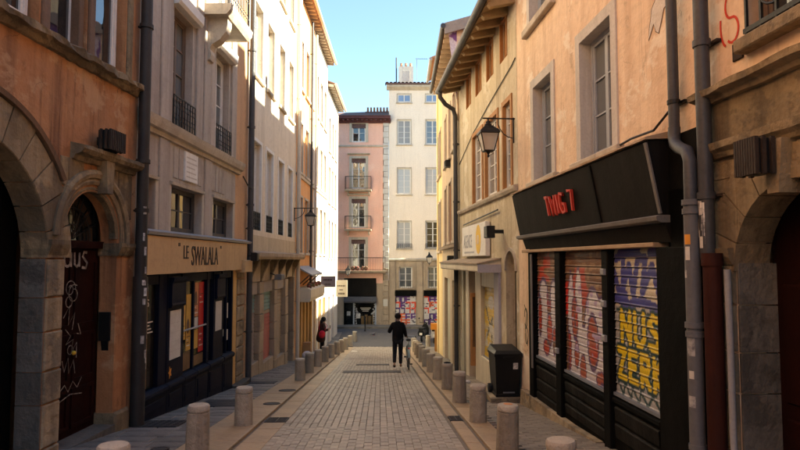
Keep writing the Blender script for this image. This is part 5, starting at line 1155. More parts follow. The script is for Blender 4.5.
# ================================================================== STREET FURNITURE AND SMALL THINGS
def lantern(fr, s, t, z, k, label, arm_z=None, wall_t=0.0, top_arm=True, name='street_lantern', group=None):
    """Four sided tapering lantern, z = top of its roof, k = scale (1 = 0.75 m high body)."""
    g = T(name, label, 'street lamp', fr, s, t, z - .75 * k)
    def ringq(h, zz): return [(s - h, t - h, zz), (s + h, t - h, zz), (s + h, t + h, zz), (s - h, t + h, zz)]
    zb, zt = z - .62 * k, z - .27 * k; wb, wt = .10 * k, .18 * k
    B0, B1 = ringq(wb, zb), ringq(wt, zt)
    for i in range(4):
        j = (i + 1) % 4; g.part('glass_panel', MB().add([B0[i], B0[j], B1[j], B1[i]], [(0, 1, 2, 3)]), 'lamp_glass')
    m = MB()
    for i in range(4): m.tube([B0[i], B1[i]], .012 * k, 5); m.tube([B1[i], B1[(i + 1) % 4]], .014 * k, 5); m.tube([B0[i], B0[(i + 1) % 4]], .012 * k, 5)
    g.part('frame', m, 'iron')
    R1, R2, R3 = ringq(.205 * k, zt), ringq(.19 * k, zt + .05 * k), ringq(.075 * k, z - .11 * k)
    g.part('roof', MB().add(R1 + R2 + R3, [(3, 2, 1, 0), (8, 9, 10, 11)] + [(a + i, a + (i + 1) % 4, a + 4 + (i + 1) % 4, a + 4 + i) for a in (0, 4) for i in range(4)]), 'iron')
    g.part('chimney', MB().lathe((s, t, z - .11 * k), [(.07 * k, 0), (.075 * k, .03 * k), (.05 * k, .05 * k), (.05 * k, .09 * k), (.02 * k, .11 * k), (.02 * k, .15 * k)], 12), 'iron', sm=True)
    g.part('finial', MB().lathe((s, t, zb - .13 * k), [(.012 * k, 0), (.03 * k, .03 * k), (.015 * k, .06 * k), (.04 * k, .10 * k), (.1 * k, .13 * k)], 10), 'iron', sm=True)
    if top_arm:
        az = z + .05 * k; a = MB().tube([(s, t - .1 * k if t < 0 else t + .12 * k, az), (s, wall_t, az)], .016 * k, 7)
        a.tube([(s, wall_t + .03, az + .02), (s, wall_t + .03, az - .50 * k)], .018 * k, 7)
        a.tube([(s, wall_t + (t - wall_t) * .62, az)] + [(s, wall_t + .03 + (t - wall_t) * .60 * math.cos(q), az - .40 * k * math.sin(q)) for q in (.3, .6, .9, 1.2, 1.5)], .011 * k, 6)
        a.tube([(s, t, az), (s, t, z - .02)], .014 * k, 6); g.part('arm', a, 'iron')
    return g
lantern(FR, 12.1, .55, 4.42, 1.0, 'black four sided lantern on a bracket beside the ochre house windows')
lantern(FC, 23.1, .66, 3.55, 1.0, 'black lantern on a bracket over the boundary of cream and apricot houses')
lantern(FE, -3.7, 1.3, 1.15, .95, 'black lantern hung below the long balcony of the pink house', wall_t=0.)
lantern(FE, 2.1, 1.0, 2.1, 1.15, 'black lantern on a bracket at the string course of the pale house', wall_t=0.)

def bollard_proto():
    g = T('bollard', None, 'bollard', FW, 0, 0, 0)
    g.part('post', MB().lathe((0, 0, 0), [(.138, -.06), (.138, .0), (.136, .03), (.132, .25), (.127, .485), (.120, .492), (.120, .503), (.127, .508)], 28), 'concrete', sm=True)
    g.part('cap', MB().lathe((0, 0, .508), [(.127, .0), (.129, .01), (.127, .05), (.115, .066), (.06, .074), (.01, .075)], 28), 'concrete_top', sm=True)
    return g
LB = 'short round concrete bollard in the row on the navy shop side'; RB = 'short round concrete bollard in the row on the black shuttered shop side'
bl = [(-2.33, 4.95), (-2.37, 7.15), (-2.35, 9.16), (-2.58, 15.7), (-2.67, 17.85), (-2.74, 20.2), (-2.77, 22.4), (-2.79, 24.7), (-2.8, 27.0), (-2.82, 29.2), (-2.82, 31.4), (-2.76, 33.6), (-2.66, 35.8)]
br = [(1.38, 5.2), (1.28, 7.3), (1.21, 9.45), (1.13, 11.6), (1.07, 13.75), (.99, 15.95), (.93, 18.1), (.87, 20.25), (.82, 22.4), (.78, 24.55), (.75, 26.7), (.73, 28.85), (.72, 31.0)]
proto = bollard_proto(); first = True
def put_bollard(x, y, label, group):
    global first
    if first: e = proto.e; first = False; kids = list(e.children)
    else:
        e = proto.e.copy(); col.objects.link(e); kids = []
        for ch in list(proto.e.children):
            c = ch.copy(); col.objects.link(c); c.parent = e; kids.append(c)
    e.location = (x, y, gz(y) + .012); e.rotation_euler = (slope(y) * .2 + RN.uniform(-.012, .012), RN.uniform(-.015, .015), RN.uniform(0, 6)); sc_ = RN.uniform(.97, 1.03); e.scale = (1, 1, sc_)
    e['label'] = label; e['group'] = group; return e, kids
BLL = ['before the carriage arch of the rust house', 'before the dark red door of the rust house', 'beside the studded iron cover at the stickered pipe', 'by the teal topped shutter of the brown shop', 'by the red slatted shutter of the brown shop', 'before the third shutter of the brown shop', 'by the side door of the brown shop', 'at the cardboard carton by the apricot house', 'beside the person with the red bag']
for i, (x, y) in enumerate(bl): put_bollard(x, y, 'round concrete bollard ' + BLL[i] if i < len(BLL) else 'round concrete bollard in the row along the sunlit white houses', 'bollards on the navy shop side')
for i, (x, y) in enumerate(br):
    if i == 1:
        e, kids = put_bollard(x, y, 'short concrete bollard with an orange stained top by the black shop', 'bollards on the shuttered shop side')
        for c in kids:
            if c.name.startswith('cap'): c.data = c.data.copy(); c.data.materials[0] = MATS['concrete_top']
        m = bpy.data.meshes.new('orange_stain'); mb = MB().lathe((0, 0, .581), [(.06, .0), (.05, .003), (.01, .004)], 14); m.from_pydata(mb.v, [], mb.f); m.materials.append(MATS['rust_top']); ob = bpy.data.objects.new('orange_stain', m); col.objects.link(ob); ob.parent = e
    elif i == 4:
        e, kids = put_bollard(x, y, 'short concrete bollard with a dark rag lying on its top', 'bollards on the shuttered shop side')
        single('rag', 'small dark rag lying on top of a concrete bollard', 'rag', FW, x, y, gz(y) + .59, MB().ball((x, y, gz(y) + .60), .09, .08, .028, 10, 6), 'cloth_black')
    else: put_bollard(x, y, 'round concrete bollard ' + {0: 'before the pale stone doorway arch', 2: 'beside the drain grate on the black shop side', 3: 'between the street and the wheelie bin', 5: 'before the yellow graffitied shutter', 6: 'before the open door of the cream shop', 7: 'level with the bicycle by the tan house'}.get(i, 'in the row along the tan and yellow houses'), 'bollards on the shuttered shop side')
put_bollard(1.55, 33.4, 'lone concrete bollard standing apart near the parked scooters', 'bollards on the shuttered shop side')

# wheelie bin
yb = 11.95; zb = gz(yb) + .13
stp = single('stone_slab', 'low stone slab step under the black wheelie bin', 'step', FW, 2.1, yb, gz(yb), MB().box(1.72, 2.42, 11.55, 12.6, gz(12.6) - .1, gz(yb) + .13), 'stone_pier')
g = T('wheelie_bin', 'black plastic wheelie bin with closed lid beside the ochre house niche', 'bin', FW, 2.06, yb, zb, rot=.06); g.e.scale = (.94, .94, .86)
X0, Y0 = 2.06, yb
def taper(x0, x1, y0, y1, z0, k0, z1, k1):
    return MB().add([(X0 + sx * k, Y0 + sy * kk, zb + z) for z, k, kk in ((z0, x0, y0), (z1, x1, y1)) for sx, sy in ((-1, -1), (1, -1), (1, 1), (-1, 1))], [(3, 2, 1, 0), (4, 5, 6, 7)] + [(i, (i + 1) % 4, 4 + (i + 1) % 4, 4 + i) for i in range(4)])
g.part('body', taper(.235, .275, .26, .33, .05, 0, .94, 0), 'plastic_black')
g.part('rim', MB().cbox(X0 - .29, X0 + .29, Y0 - .35, Y0 + .36, zb + .90, zb + .96, .01), 'plastic_black')
g.part('lid', MB().add([(X0 - .295, Y0 - .37, zb + .962), (X0 + .295, Y0 - .37, zb + .962), (X0 + .295, Y0 + .37, zb + .962), (X0 - .295, Y0 + .37, zb + .962), (X0 - .24, Y0 - .29, zb + 1.03), (X0 + .24, Y0 - .29, zb + 1.03), (X0 + .24, Y0 + .34, zb + 1.08), (X0 - .24, Y0 + .34, zb + 1.08)], [(3, 2, 1, 0), (4, 5, 6, 7)] + [(i, (i + 1) % 4, 4 + (i + 1) % 4, 4 + i) for i in range(4)]), 'plastic_black')
g.part('handle', MB().tube([(X0 - .24, Y0 + .36, zb + 1.0), (X0 - .24, Y0 + .44, zb + 1.02), (X0 + .24, Y0 + .44, zb + 1.02), (X0 + .24, Y0 + .36, zb + 1.0)], .018, 8), 'plastic_black')
for sx in (-1, 1): g.part('wheel', MB().tube([(X0 + sx * .24, Y0 + .24, zb + .10), (X0 + sx * .30, Y0 + .24, zb + .10)], .10, 16), 'rubber')
g.part('axle', MB().tube([(X0 - .24, Y0 + .24, zb + .10), (X0 + .24, Y0 + .24, zb + .10)], .015, 6), 'chrome')
g.part('base', taper(.25, .25, .28, .28, .0, 0, .06, 0), 'plastic_black')
g.part('label_strip', MB().box(X0 - .10, X0 + .14, Y0 - .285, Y0 - .268, zb + .085, zb + .11), 'plastic_grey')
for k in range(3): g.part('body_rib', MB().add([(X0 - .12 + .12 * k - .012, Y0 - .272, zb + .2), (X0 - .12 + .12 * k + .012, Y0 - .272, zb + .2), (X0 - .12 + .12 * k + .012, Y0 - .336, zb + .86), (X0 - .12 + .12 * k - .012, Y0 - .336, zb + .86)], [(0, 1, 2, 3)]), 'plastic_black')
g.part('bin_sticker', MB().add([(X0 + .1, Y0 - .322, zb + .62), (X0 + .2, Y0 - .322, zb + .62), (X0 + .2, Y0 - .333, zb + .76), (X0 + .1, Y0 - .333, zb + .76)], [(0, 1, 2, 3)]), 'sticker')
g.part('front_grip', MB().cbox(X0 - .1, X0 + .1, Y0 - .37, Y0 - .35, zb + .86, zb + .90, .005), 'plastic_black')

# iron covers and grates in the ground
def flat(name, label, x, y, w_, l, mat, rib=True, rnd=False, dz=.016):
    g = T(name, label, 'cover' if 'cover' in name else 'grate' if 'grate' in name else 'patch', FW, x, y, gz(y)); s_ = slope(y)
    g.e.rotation_euler = (s_, 0, .033); g.e.location.z = gz(y) + dz
    z0 = gz(y)
    if rnd: g.part('plate', MB().lathe((x, y, z0), [(w_ / 2, -.03), (w_ / 2, .0), (w_ / 2 - .01, .004)], 24), mat); g.part('rim', MB().ring((x, y, z0), w_ / 2, .012, (0, 0, 1), 24, 6), mat)
    else: g.part('plate', MB().box(x - w_ / 2, x + w_ / 2, y - l / 2, y + l / 2, z0 - .04, z0 + (.004 if name != 'drain_grate' else -.025)), mat if name != 'drain_grate' else 'door_dark')
    if rib:
        if name == 'drain_grate':
            for i in range(7): a = y - l / 2 + l * i / 6.0; g.part('bar', MB().box(x - w_ / 2, x + w_ / 2, a - .012, a + .012, z0 - .02, z0 + .006), mat)
            for a in (x - w_ / 2, x, x + w_ / 2 - .012): g.part('frame_bar', MB().box(a, a + .014, y - l / 2, y + l / 2, z0 - .02, z0 + .007), mat)
        else:
            for i in range(6):
                for j in range(6): g.part('stud', MB().box(x - w_ / 2 + w_ * (i + .2) / 6, x - w_ / 2 + w_ * (i + .8) / 6, y - l / 2 + l * (j + .2) / 6, y - l / 2 + l * (j + .8) / 6, z0 + .003, z0 + .010), mat)
    return g
flat('drain_grate', 'iron drain grate in the gutter on the navy shop side', -1.64 - .0333 * 9.75, 9.75, .33, .42, 'cast_iron', dz=-.006)
flat('drain_grate', 'iron drain grate in the gutter on the black shop side', 1.225 - .0333 * 9.9, 9.9, .20, .42, 'cast_iron', dz=-.006)
flat('manhole_cover', 'studded iron cover in the pavement beside the stickered pipe', -3.62, 9.25, .62, .55, 'cast_iron', dz=.022)
flat('manhole_cover', 'plain dark square cover in the pavement before the navy shop', -3.35, 11.5, .75, .9, 'cast_iron', rib=False, dz=.022)
flat('manhole_cover', 'small round cover in the grey flagstones by the near bollards', -2.92, 7.45, .2, .2, 'cast_iron', rib=False, rnd=True, dz=.022)
flat('valve_cover', 'round iron valve cover in the tan kerb stones past the drain grate', -2.40, 11.4, .3, .3, 'cast_iron', rib=False, rnd=True, dz=.018)
flat('valve_cover', 'dark round iron cover in the tan kerb stones before the bollard row', -2.50, 13.5, .36, .36, 'cast_iron', rib=False, rnd=True, dz=.018)
flat('manhole_cover', 'dark rectangular cover in the pavement by the closed brown shop', -3.45, 15.2, .7, .5, 'cast_iron', rib=False, dz=.022)
flat('valve_cover', 'small dark cover in the brick pavement near the wheelie bin', 1.75, 10.1, .28, .16, 'cast_iron', rib=False, dz=.018)
flat('manhole_cover', 'flat dark cover in the brick pavement before the bin', 1.62, 11.9, .45, .4, 'cast_iron', rib=False, dz=.018)
# long dark strips laid flat across the paving
for x, y, w_, l, lb in ((-.85, 18.4, 1.75, .7, 'wide dark strip across the pavers'), (-.95, 21.2, 1.15, .5, 'narrow dark strip farther down the pavers')):
    flat('dark_strip', lb, x, y, w_, l, 'asphalt', rib=False, dz=.009)
single('paper_litter', 'scrap of white paper on the kerb by the far bollards', 'litter', FW, -2.2, 29.0, gz(29), MB().add([(-2.35, 29, gz(29) + .03), (-2.05, 28.9, gz(29) + .04), (-2.05, 29.25, gz(29) + .03), (-2.3, 29.3, gz(29) + .05)], [(0, 1, 2, 3)]), 'paper')

# ------------------------------------------------------------------ people
def skin_mb(V, E_, sub=2):
    me = bpy.data.meshes.new('tmp'); names = list(V); me.from_pydata([V[k][0] for k in names], [(names.index(a), names.index(b)) for a, b in E_], [])
    ob = bpy.data.objects.new('tmp', me); col.objects.link(ob)
    md = ob.modifiers.new('skin', 'SKIN'); md.use_smooth_shade = True
    for i, k in enumerate(names):
        r = V[k][1]; r = r if isinstance(r, tuple) else (r, r); d = me.skin_vertices[0].data[i]; d.radius = r; d.use_root = (i == 0)
    ob.modifiers.new('sub', 'SUBSURF').levels = sub
    dg = bpy.context.evaluated_depsgraph_get(); ev = ob.evaluated_get(dg); m2 = ev.to_mesh()
    mb = MB(); mb.add([tuple(v.co) for v in m2.vertices], [tuple(p.vertices) for p in m2.polygons]); ev.to_mesh_clear()
    bpy.data.objects.remove(ob); bpy.data.meshes.remove(me); return mb
def put(g, name, mb, mat, parent=None, sm=True):
    me = bpy.data.meshes.new(name); me.from_pydata(mb.v, [], mb.f); me.materials.append(MATS[mat]); ob = bpy.data.objects.new(name, me); col.objects.link(ob); ob.parent = parent or g.e
    if sm: smooth(ob, 70)
    return ob
def hand(mb, wr, d, up):
    d = Vector(d).normalized(); up = Vector(up).normalized(); sd = d.cross(up).normalized(); w_ = Vector(wr)
    for i, l in enumerate((.062, .074, .07, .055)):
        b = w_ + d * .075 + sd * (-.03 + .02 * i); mb.tube([b - d * .03, b + d * l * .5 + up * -.008, b + d * l * .8 - up * .035], [.0095, .009, .007], 6)
    b = w_ + d * .02 - sd * .035; mb.tube([b, b - sd * .03 + d * .03, b - sd * .035 + d * .06 - up * .01], [.011, .010, .008], 6)
def person(label, x, y, rot, J, outfit, name='person'):
    g = T(name, label, 'person', FW, x, y, gz(y) + .012, rot=rot); g.e.rotation_euler = (0, 0, rot)
    V = {'pel': (J['pel'], (.12, .09)), 'sp': (J['sp'], (.11, .085)), 'ch': (J['ch'], (.14, .09)), 'nk0': (J['nk'], .05), 'nk1': (J['nk1'], .05), 'hd0': (J['hd0'], (.07, .085)), 'hd1': (J['hd1'], (.075, .095)), 'hd2': (J['hd2'], (.05, .06))}
    E_ = [('pel', 'sp'), ('sp', 'ch'), ('ch', 'nk0'), ('nk0', 'nk1'), ('nk1', 'hd0'), ('hd0', 'hd1'), ('hd1', 'hd2')]
    for sd in 'LR':
        V['sh' + sd] = (J['sh' + sd], .055); V['el' + sd] = (J['el' + sd], .042); V['wr' + sd] = (J['wr' + sd], .026); V['ha' + sd] = (J['ha' + sd], (.022, .04))
        V['hp' + sd] = (J['hp' + sd], .085); V['kn' + sd] = (J['kn' + sd], .055); V['an' + sd] = (J['an' + sd], .035); V['to' + sd] = (J['to' + sd], .035)
        E_ += [('ch', 'sh' + sd), ('sh' + sd, 'el' + sd), ('el' + sd, 'wr' + sd), ('wr' + sd, 'ha' + sd), ('pel', 'hp' + sd), ('hp' + sd, 'kn' + sd), ('kn' + sd, 'an' + sd), ('an' + sd, 'to' + sd)]
    body = skin_mb(V, E_)
    for sd in 'LR':
        d = Vector(J['ha' + sd]) - Vector(J['wr' + sd]); hand(body, J['wr' + sd], d, (0, 0, 1) if abs(d.normalized().z) < .8 else (0, 1, 0))
    h = Vector(J['hd1']); f = Vector(J['face']).normalized(); sdv = f.cross(Vector((0, 0, 1)))
    body.ball(h + f * .105 + Vector((0, 0, -.02)), .017, .017, .022, 8, 6)
    for k in (-1, 1): body.ball(h + sdv * .082 * k + Vector((0, 0, -.02)), .014, .02, .03, 8, 6)
    bo = put(g, 'body', body, 'skin')
    fc = MB()
    for k in (-1, 1): fc.ball(h + f * .088 + sdv * .032 * k + Vector((0, 0, .015)), .012, .012, .008, 8, 6)
    fc.ball(h + f * .085 + Vector((0, 0, -.065)), .022, .018, .007, 8, 6); put(g, 'facial_features', fc, 'hair')
    outfit(g, J); return g
# the man wheeling a bicycle away down the street
JM = dict(pel=(0, 0, .93), sp=(0, .02, 1.13), ch=(0, .03, 1.34), nk=(0, .035, 1.46), nk1=(0, .05, 1.51), hd0=(0, .06, 1.56), hd1=(0, .065, 1.63), hd2=(0, .055, 1.71), face=(-.25, 1, -.1),
          shL=(-.17, .02, 1.39), elL=(-.29, .0, 1.14), wrL=(-.20, .20, 1.24), haL=(-.14, .26, 1.29), shR=(.17, .03, 1.39), elR=(.235, .02, 1.12), wrR=(.27, .22, .985), haR=(.285, .30, .975),
          hpL=(-.09, 0, .88), knL=(-.10, -.02, .50), anL=(-.11, -.22, .16), toL=(-.11, -.10, .05), hpR=(.09, .01, .88), knR=(.09, .10, .48), anR=(.09, .06, .09), toR=(.10, .20, .04))
def out_man(g, J):
    V = {'p': ((0, -.005, .76), (.205, .15)), 'a': (J['sp'], (.195, .15)), 'b': (J['ch'], (.215, .155)), 'n': ((0, .03, 1.49), (.09, .085))}; E_ = [('p', 'a'), ('a', 'b'), ('b', 'n')]
    for sd in 'LR':
        w_ = Vector(J['el' + sd]).lerp(Vector(J['wr' + sd]), .92); V['s' + sd] = (J['sh' + sd], .082); V['e' + sd] = (J['el' + sd], .066); V['w' + sd] = (tuple(w_), .05); E_ += [('b', 's' + sd), ('s' + sd, 'e' + sd), ('e' + sd, 'w' + sd)]
    ja = put(g, 'jacket', skin_mb(V, E_), 'cloth_black')
    put(g, 'collar', MB().lathe((0, .035, 1.455), [(.085, 0), (.078, .045), (.07, .05)], 14), 'cloth_black', ja)
    V = {'p': ((0, 0, .92), (.15, .11))}; E_ = []
    for sd in 'LR':
        w_ = Vector(J['kn' + sd]).lerp(Vector(J['an' + sd]), .93); V['h' + sd] = (J['hp' + sd], .10); V['k' + sd] = (J['kn' + sd], .072); V['w' + sd] = (tuple(w_), .058); E_ += [('p', 'h' + sd), ('h' + sd, 'k' + sd), ('k' + sd, 'w' + sd)]
    put(g, 'trousers', skin_mb(V, E_), 'cloth_charcoal')
    for sd in 'LR': put(g, 'shoe', skin_mb({'a': (J['an' + sd], .045), 'm': (tuple(Vector(J['an' + sd]).lerp(Vector(J['to' + sd]), .5)), .045), 't': (J['to' + sd], (.042, .032))}, [('a', 'm'), ('m', 't')]), 'shoe')
    put(g, 'hair', MB().ball((0, .05, 1.655), .092, .105, .098, 16, 10), 'hair')
    put(g, 'beanie', MB().lathe((0, .05, 1.62), [(.102, .0), (.106, .03), (.098, .08), (.07, .125), (.02, .145)], 16), 'cloth_black')
person('person in black jacket and trousers walking away wheeling a bicycle', -.07, 19.55, 0, JM, out_man)
# the woman with the red bag beside the bollards
JW = dict(pel=(0, 0, .90), sp=(0, .02, 1.08), ch=(0, .04, 1.27), nk=(0, .05, 1.39), nk1=(0, .08, 1.43), hd0=(0, .11, 1.475), hd1=(0, .12, 1.545), hd2=(0, .11, 1.62), face=(0, 1, -.4),
          shL=(-.16, .03, 1.33), elL=(-.22, .05, 1.06), wrL=(-.12, .30, 1.10), haL=(-.08, .37, 1.14), shR=(.16, .03, 1.33), elR=(.22, .06, 1.06), wrR=(.10, .30, 1.10), haR=(.05, .37, 1.14),
          hpL=(-.085, 0, .86), knL=(-.09, .03, .48), anL=(-.10, .0, .09), toL=(-.10, .14, .04), hpR=(.085, 0, .86), knR=(.09, .05, .48), anR=(.09, -.1, .10), toR=(.10, .04, .04))
def out_woman(g, J):
    V = {'q': ((0, -.04, .50), (.27, .25)), 'p': ((0, -.03, .82), (.24, .21)), 'a': (J['sp'], (.21, .18)), 'b': (J['ch'], (.20, .17)), 'n': ((0, .04, 1.40), (.08, .08))}; E_ = [('q', 'p'), ('p', 'a'), ('a', 'b'), ('b', 'n')]
    for sd in 'LR':
        w_ = Vector(J['el' + sd]).lerp(Vector(J['wr' + sd]), .9); V['s' + sd] = (J['sh' + sd], .08); V['e' + sd] = (J['el' + sd], .066); V['w' + sd] = (tuple(w_), .05); E_ += [('b', 's' + sd), ('s' + sd, 'e' + sd), ('e' + sd, 'w' + sd)]
    put(g, 'coat', skin_mb(V, E_), 'cloth_brown')
    V = {'p': ((0, 0, .86), (.13, .1))}; E_ = []
    for sd in 'LR': V['h' + sd] = (J['hp' + sd], .085); V['k' + sd] = (J['kn' + sd], .065); V['w' + sd] = (tuple(Vector(J['kn' + sd]).lerp(Vector(J['an' + sd]), .9)), .05); E_ += [('p', 'h' + sd), ('h' + sd, 'k' + sd), ('k' + sd, 'w' + sd)]
    put(g, 'trousers', skin_mb(V, E_), 'cloth_black')
    for sd in 'LR': put(g, 'shoe', skin_mb({'a': (J['an' + sd], .045), 't': (J['to' + sd], (.042, .035))}, [('a', 't')]), 'shoe_white')
    put(g, 'hair', MB().ball((0, .085, 1.555), .10, .115, .12, 16, 10).ball((0, -.0, 1.42), .10, .08, .14, 12, 8), 'hair')
wx, wy, wr = -3.50, 27.0, -1.15
person('person in dark brown coat with a red bag looking at a phone', wx, wy, wr, JW, out_woman)
def rel(x, y, z): c, s_ = math.cos(wr), math.sin(wr); return (wx + c * x - s_ * y, wy + s_ * x + c * y, gz(wy) + .012 + z)
FWo = Fr(wx, wy, (math.cos(wr), math.sin(wr)), 1)
bg_ = T('shoulder_bag', 'red shoulder bag hanging on the brown coat', 'bag', FWo, .19, -.14, gz(wy) + .8)
zz = gz(wy) + .012
bg_.part('pouch', MB().ball((.30, -.07, zz + .93), .085, .15, .17, 14, 10), 'cloth_red', sm=True)
bg_.part('flap', MB().ball((.325, -.07, zz + .99), .07, .125, .10, 12, 8), 'cloth_red', sm=True)
bg_.part('strap', MB().tube([(.31, -.2, zz + 1.11), (.2, -.17, zz + 1.3), (.03, -.12, zz + 1.45), (-.04, .12, zz + 1.44), (.16, .2, zz + 1.28), (.31, .06, zz + 1.11)], .012, 6), 'cloth_red')
ph = single('mobile_phone', 'dark mobile phone in the hands of the person in brown', 'phone', FWo, -.02, .42, zz + 1.15, MB().box(-.06, .02, .40, .41, zz + 1.13, zz + 1.27), 'plastic_black')
single('carton', 'brown cardboard carton standing by the apricot house shop', 'box', FW, -3.86, 25.3, gz(25.3), MB().cbox(-4.02, -3.70, 25.1, 25.5, gz(25.5) - .02, gz(25.3) + .62, .01), 'cardboard')
for (x, y, r) in ((-3.62, 23.6, .2), (-3.45, 24.3, .16)):
    single('rubbish_bag', 'crumpled pale rubbish bag on the pavement by the apricot house', 'bag', FW, x, y, gz(y), MB().ball((x, y, gz(y) + r * .85), r, r * 1.1, r * .9, 12, 8), 'bag_white', group='pale bags by the apricot house')
sgp = single('white_rag', 'scrap of white packaging on the pavement by the cream shop', 'litter', FW, 1.7, 15.1, gz(15.1), MB().ball((1.66, 15.15, gz(15.15) + .04), .1, .07, .04, 10, 6), 'bag_white')

# ------------------------------------------------------------------ bicycle, rear towards the camera
yr = 18.95; xb = .27
FBk = Fr(xb, yr, (-.02, 1), -1)
gy = lambda s: gz(yr + s) + .015
bk = T('bicycle', 'pale grey city bicycle wheeled beside the person in black', 'bicycle', FBk, .5, 0, gz(yr + .5))
RW, RF, r_ = .0, 1.05, .33
for s in (RW, RF):
    wz = gy(s) + r_ + .012; wh = bk.part('wheel', MB().ring((s, 0, wz), r_ - .015, .010, (0, 1, 0), 32, 6), 'chrome')
    bk.part('tyre', MB().ring((s, 0, wz), r_, .018, (0, 1, 0), 32, 8), 'rubber', wh)
    sp = MB()
    for k in range(14): a = k * math.pi / 7; sp.tube([(s, .02 if k % 2 else -.02, wz), (s + (r_ - .015) * math.cos(a), 0, wz + (r_ - .015) * math.sin(a))], .0022, 4)
    bk.part('spokes', sp, 'chrome', wh); bk.part('hub', MB().tube([(s, -.05, wz), (s, .05, wz)], .02, 8), 'chrome', wh)
    bk.part('mudguard', MB().arch(s, wz, [(r_ + .03, -.028), (r_ + .038, 0), (r_ + .03, .028)], 14, .25 if s else .7, 2.3 if s else 2.9, False), 'bike_paint')
wz = gy(RW) + r_; wf = gy(RF) + r_; bb = (.42, 0, (wz + wf) / 2 - .06); seat = (.28, 0, bb[2] + .52); head = (.86, 0, bb[2] + .58); hd2 = (.90, 0, bb[2] + .42)
m = MB().tube([bb, seat], .016, 8).tube([seat, head], .015, 8).tube([bb, hd2], .017, 8)
for t in (-.05, .05): m.tube([(RW, t, wz), (bb[0], t * .6, bb[2])], .009, 6).tube([(RW, t, wz), (seat[0], t * .4, seat[2])], .008, 6)
bk.part('frame', m, 'bike_paint')
m = MB()
for t in (-.05, .05): m.tube([(RF, t, wf), (.92, t, wf + .36), (.90, t * .4, hd2[2])], .011, 6)
bk.part('fork', m, 'bike_paint')
bk.part('handlebar', MB().tube([head, (.84, 0, head[2] + .12)], .013, 8).tube([(.68, -.26, head[2] + .12), (.80, -.2, head[2] + .14), (.86, 0, head[2] + .13), (.80, .2, head[2] + .14), (.68, .26, head[2] + .12)], .012, 8), 'chrome')
for t in (-.26, .26): bk.part('grip', MB().tube([(.65, t, head[2] + .115), (.75, t * .92, head[2] + .13)], .017, 8), 'rubber')
bk.part('seat_post', MB().tube([seat, (.25, 0, seat[2] + .12)], .013, 8), 'chrome')
bk.part('saddle', MB().ball((.24, 0, seat[2] + .15), .13, .08, .04, 12, 8), 'rubber')
bk.part('crank', MB().ring((bb[0], .03, bb[2]), .09, .006, (0, 1, 0), 20, 5).tube([(bb[0], .06, bb[2]), (bb[0] + .1, .06, bb[2] - .13)], .009, 6).tube([(bb[0], -.06, bb[2]), (bb[0] - .1, -.06, bb[2] + .13)], .009, 6), 'chrome')
for t, k in ((.1, 1), (-.1, -1)): bk.part('pedal', MB().box(bb[0] + k * .1 - .045, bb[0] + k * .1 + .045, t - .04, t + .04, bb[2] - k * .13 - .012, bb[2] - k * .13 + .012), 'rubber')
bk.part('rack', MB().tube([(-.18, .05, wz + .40), (.2, .05, wz + .40), (.27, .02, wz + .38)], .007, 6).tube([(-.18, -.05, wz + .40), (.2, -.05, wz + .40), (.27, -.02, wz + .38)], .007, 6).tube([(-.18, -.05, wz + .4), (-.18, .05, wz + .4)], .007, 6).tube([(0, .05, wz), (-.05, .05, wz + .4)], .006, 5).tube([(0, -.05, wz), (-.05, -.05, wz + .4)], .006, 5), 'iron')
bk.part('rear_lamp', MB().ball((-.2, 0, wz + .36), .015, .03, .025, 8, 6), 'cloth_red')

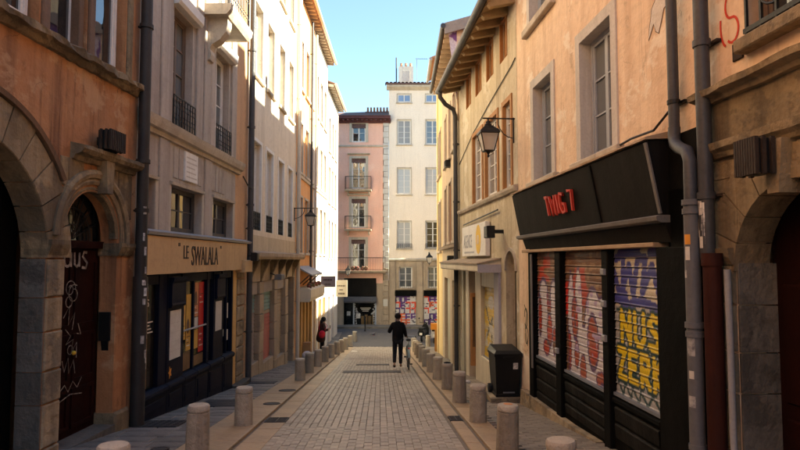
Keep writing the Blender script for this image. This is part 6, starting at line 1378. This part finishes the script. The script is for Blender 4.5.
# ------------------------------------------------------------------ parked scooters, post, A-board, pigeon at the junction
def scooter(x, y, rot, label, body, seat, box_=None):
    F_ = Fr(x, y, (math.sin(rot), math.cos(rot)), -1); z = gz(y) - .018; g = T('motor_scooter', label, 'scooter', F_, .6, 0, z, group='scooters parked at the junction')
    for s in (0, 1.22):
        w_ = g.part('wheel', MB().ring((s, 0, z + .22), .16, .055, (0, 1, 0), 22, 8), 'rubber'); g.part('rim', MB().tube([(s, -.04, z + .22), (s, .04, z + .22)], .11, 14), 'chrome', w_)
    g.part('rear_body', MB().loft([(-.16, z + .36), (-.2, z + .55), (-.12, z + .72), (.12, z + .72), (.2, z + .55), (.16, z + .36)], -.22, .55), body)
    g.part('footboard', MB().cbox(.5, .98, -.17, .17, z + .27, z + .34, .02), body)
    g.part('leg_shield', MB().loft([(-.22, z + .34), (-.24, z + .7), (-.1, z + .95), (.1, z + .95), (.24, z + .7), (.22, z + .34)], .94, 1.04), body)
    g.part('front_mudguard', MB().arch(1.22, z + .22, [(.25, -.08), (.27, 0), (.25, .08), (.24, 0)], 10, .2, 2.4), body)
    g.part('fork', MB().tube([(1.22, 0, z + .22), (1.1, 0, z + .6), (1.0, 0, z + 1.0)], .035, 8), 'chrome')
    g.part('handlebar', MB().tube([(.88, -.34, z + 1.04), (1.0, 0, z + 1.02), (.88, .34, z + 1.04)], .018, 8), 'rubber')
    g.part('headlamp', MB().ball((1.06, 0, z + .98), .07, .11, .08, 10, 8), body)
    g.part('seat', MB().cbox(-.2, .55, -.14, .14, z + .722, z + .82, .03), seat); g.part('number_plate', MB().box(-.26, -.245, -.08, .08, z + .42, z + .56), 'white_board')
    for t in (-.36, .36): g.part('mirror', MB().tube([(.9, t * .8, z + 1.05), (.92, t, z + 1.25)], .007, 5).ball((.92, t, z + 1.29), .015, .05, .045, 8, 6), 'rubber')
    if box_: g.part('top_box', MB().cbox(-.36, .02, -.2, .2, z + .83, z + 1.18, .03), box_)
scooter(1.28, 35.6, .25, 'black parked motor scooter before the graffiti shutters', 'plastic_black', 'rubber')
scooter(1.98, 34.8, .1, 'parked motor scooter with an orange top box at the junction', 'bag_white', 'rubber', 'orange_plastic')
g = T('a_board', 'orange brown wooden A-board at the yellow house corner', 'sign', FW, 1.95, 29.6, gz(29.6))
z = gz(29.6)
for k in (-1, 1):
    b_ = g.part('board', MB().add([(1.70, 29.6 + k * .24, z), (2.18, 29.6 + k * .24, z), (2.18, 29.6 + k * .03, z + 1.05), (1.70, 29.6 + k * .03, z + 1.05), (1.70, 29.6 + k * .27, z), (2.18, 29.6 + k * .27, z), (2.18, 29.6 + k * .06, z + 1.05), (1.70, 29.6 + k * .06, z + 1.05)], [(0, 1, 2, 3), (7, 6, 5, 4), (0, 4, 5, 1), (1, 5, 6, 2), (2, 6, 7, 3), (3, 7, 4, 0)]), 'crate_wood')
single('iron_post', 'slim dark iron post standing before the black shop of the pink house', 'post', FW, -2.37, 41.0, gz(41), MB().lathe((-2.37, 41.0, gz(41) - .03), [(.07, 0), (.07, .06), (.04, .1), (.04, .85), (.06, .9), (.05, .96), (.02, 1.0)], 12), 'iron')
pg = T('pigeon', 'grey pigeon on the asphalt of the cross street', 'bird', FW, -1.7, 38.5, gz(38.5) - .02)
z = gz(38.5) - .02
pg.part('body', MB().ball((-1.7, 38.5, z + .13), .15, .075, .075, 12, 8).ball((-1.58, 38.5, z + .22), .045, .04, .045, 10, 8).tube([(-1.62, 38.5, z + .15), (-1.585, 38.5, z + .21)], [.055, .035], 8).tube([(-1.8, 38.5, z + .14), (-1.95, 38.5, z + .10)], [.05, .025], 8), 'pigeon', sm=True)
pg.part('beak', MB().tube([(-1.545, 38.5, z + .22), (-1.515, 38.5, z + .212)], [.01, .003], 6), 'stone_grey')
for t in (-.03, .03): pg.part('leg', MB().tube([(-1.68, 38.5 + t, z + .08), (-1.67, 38.5 + t, z + .0)], .008, 5), 'cloth_red')
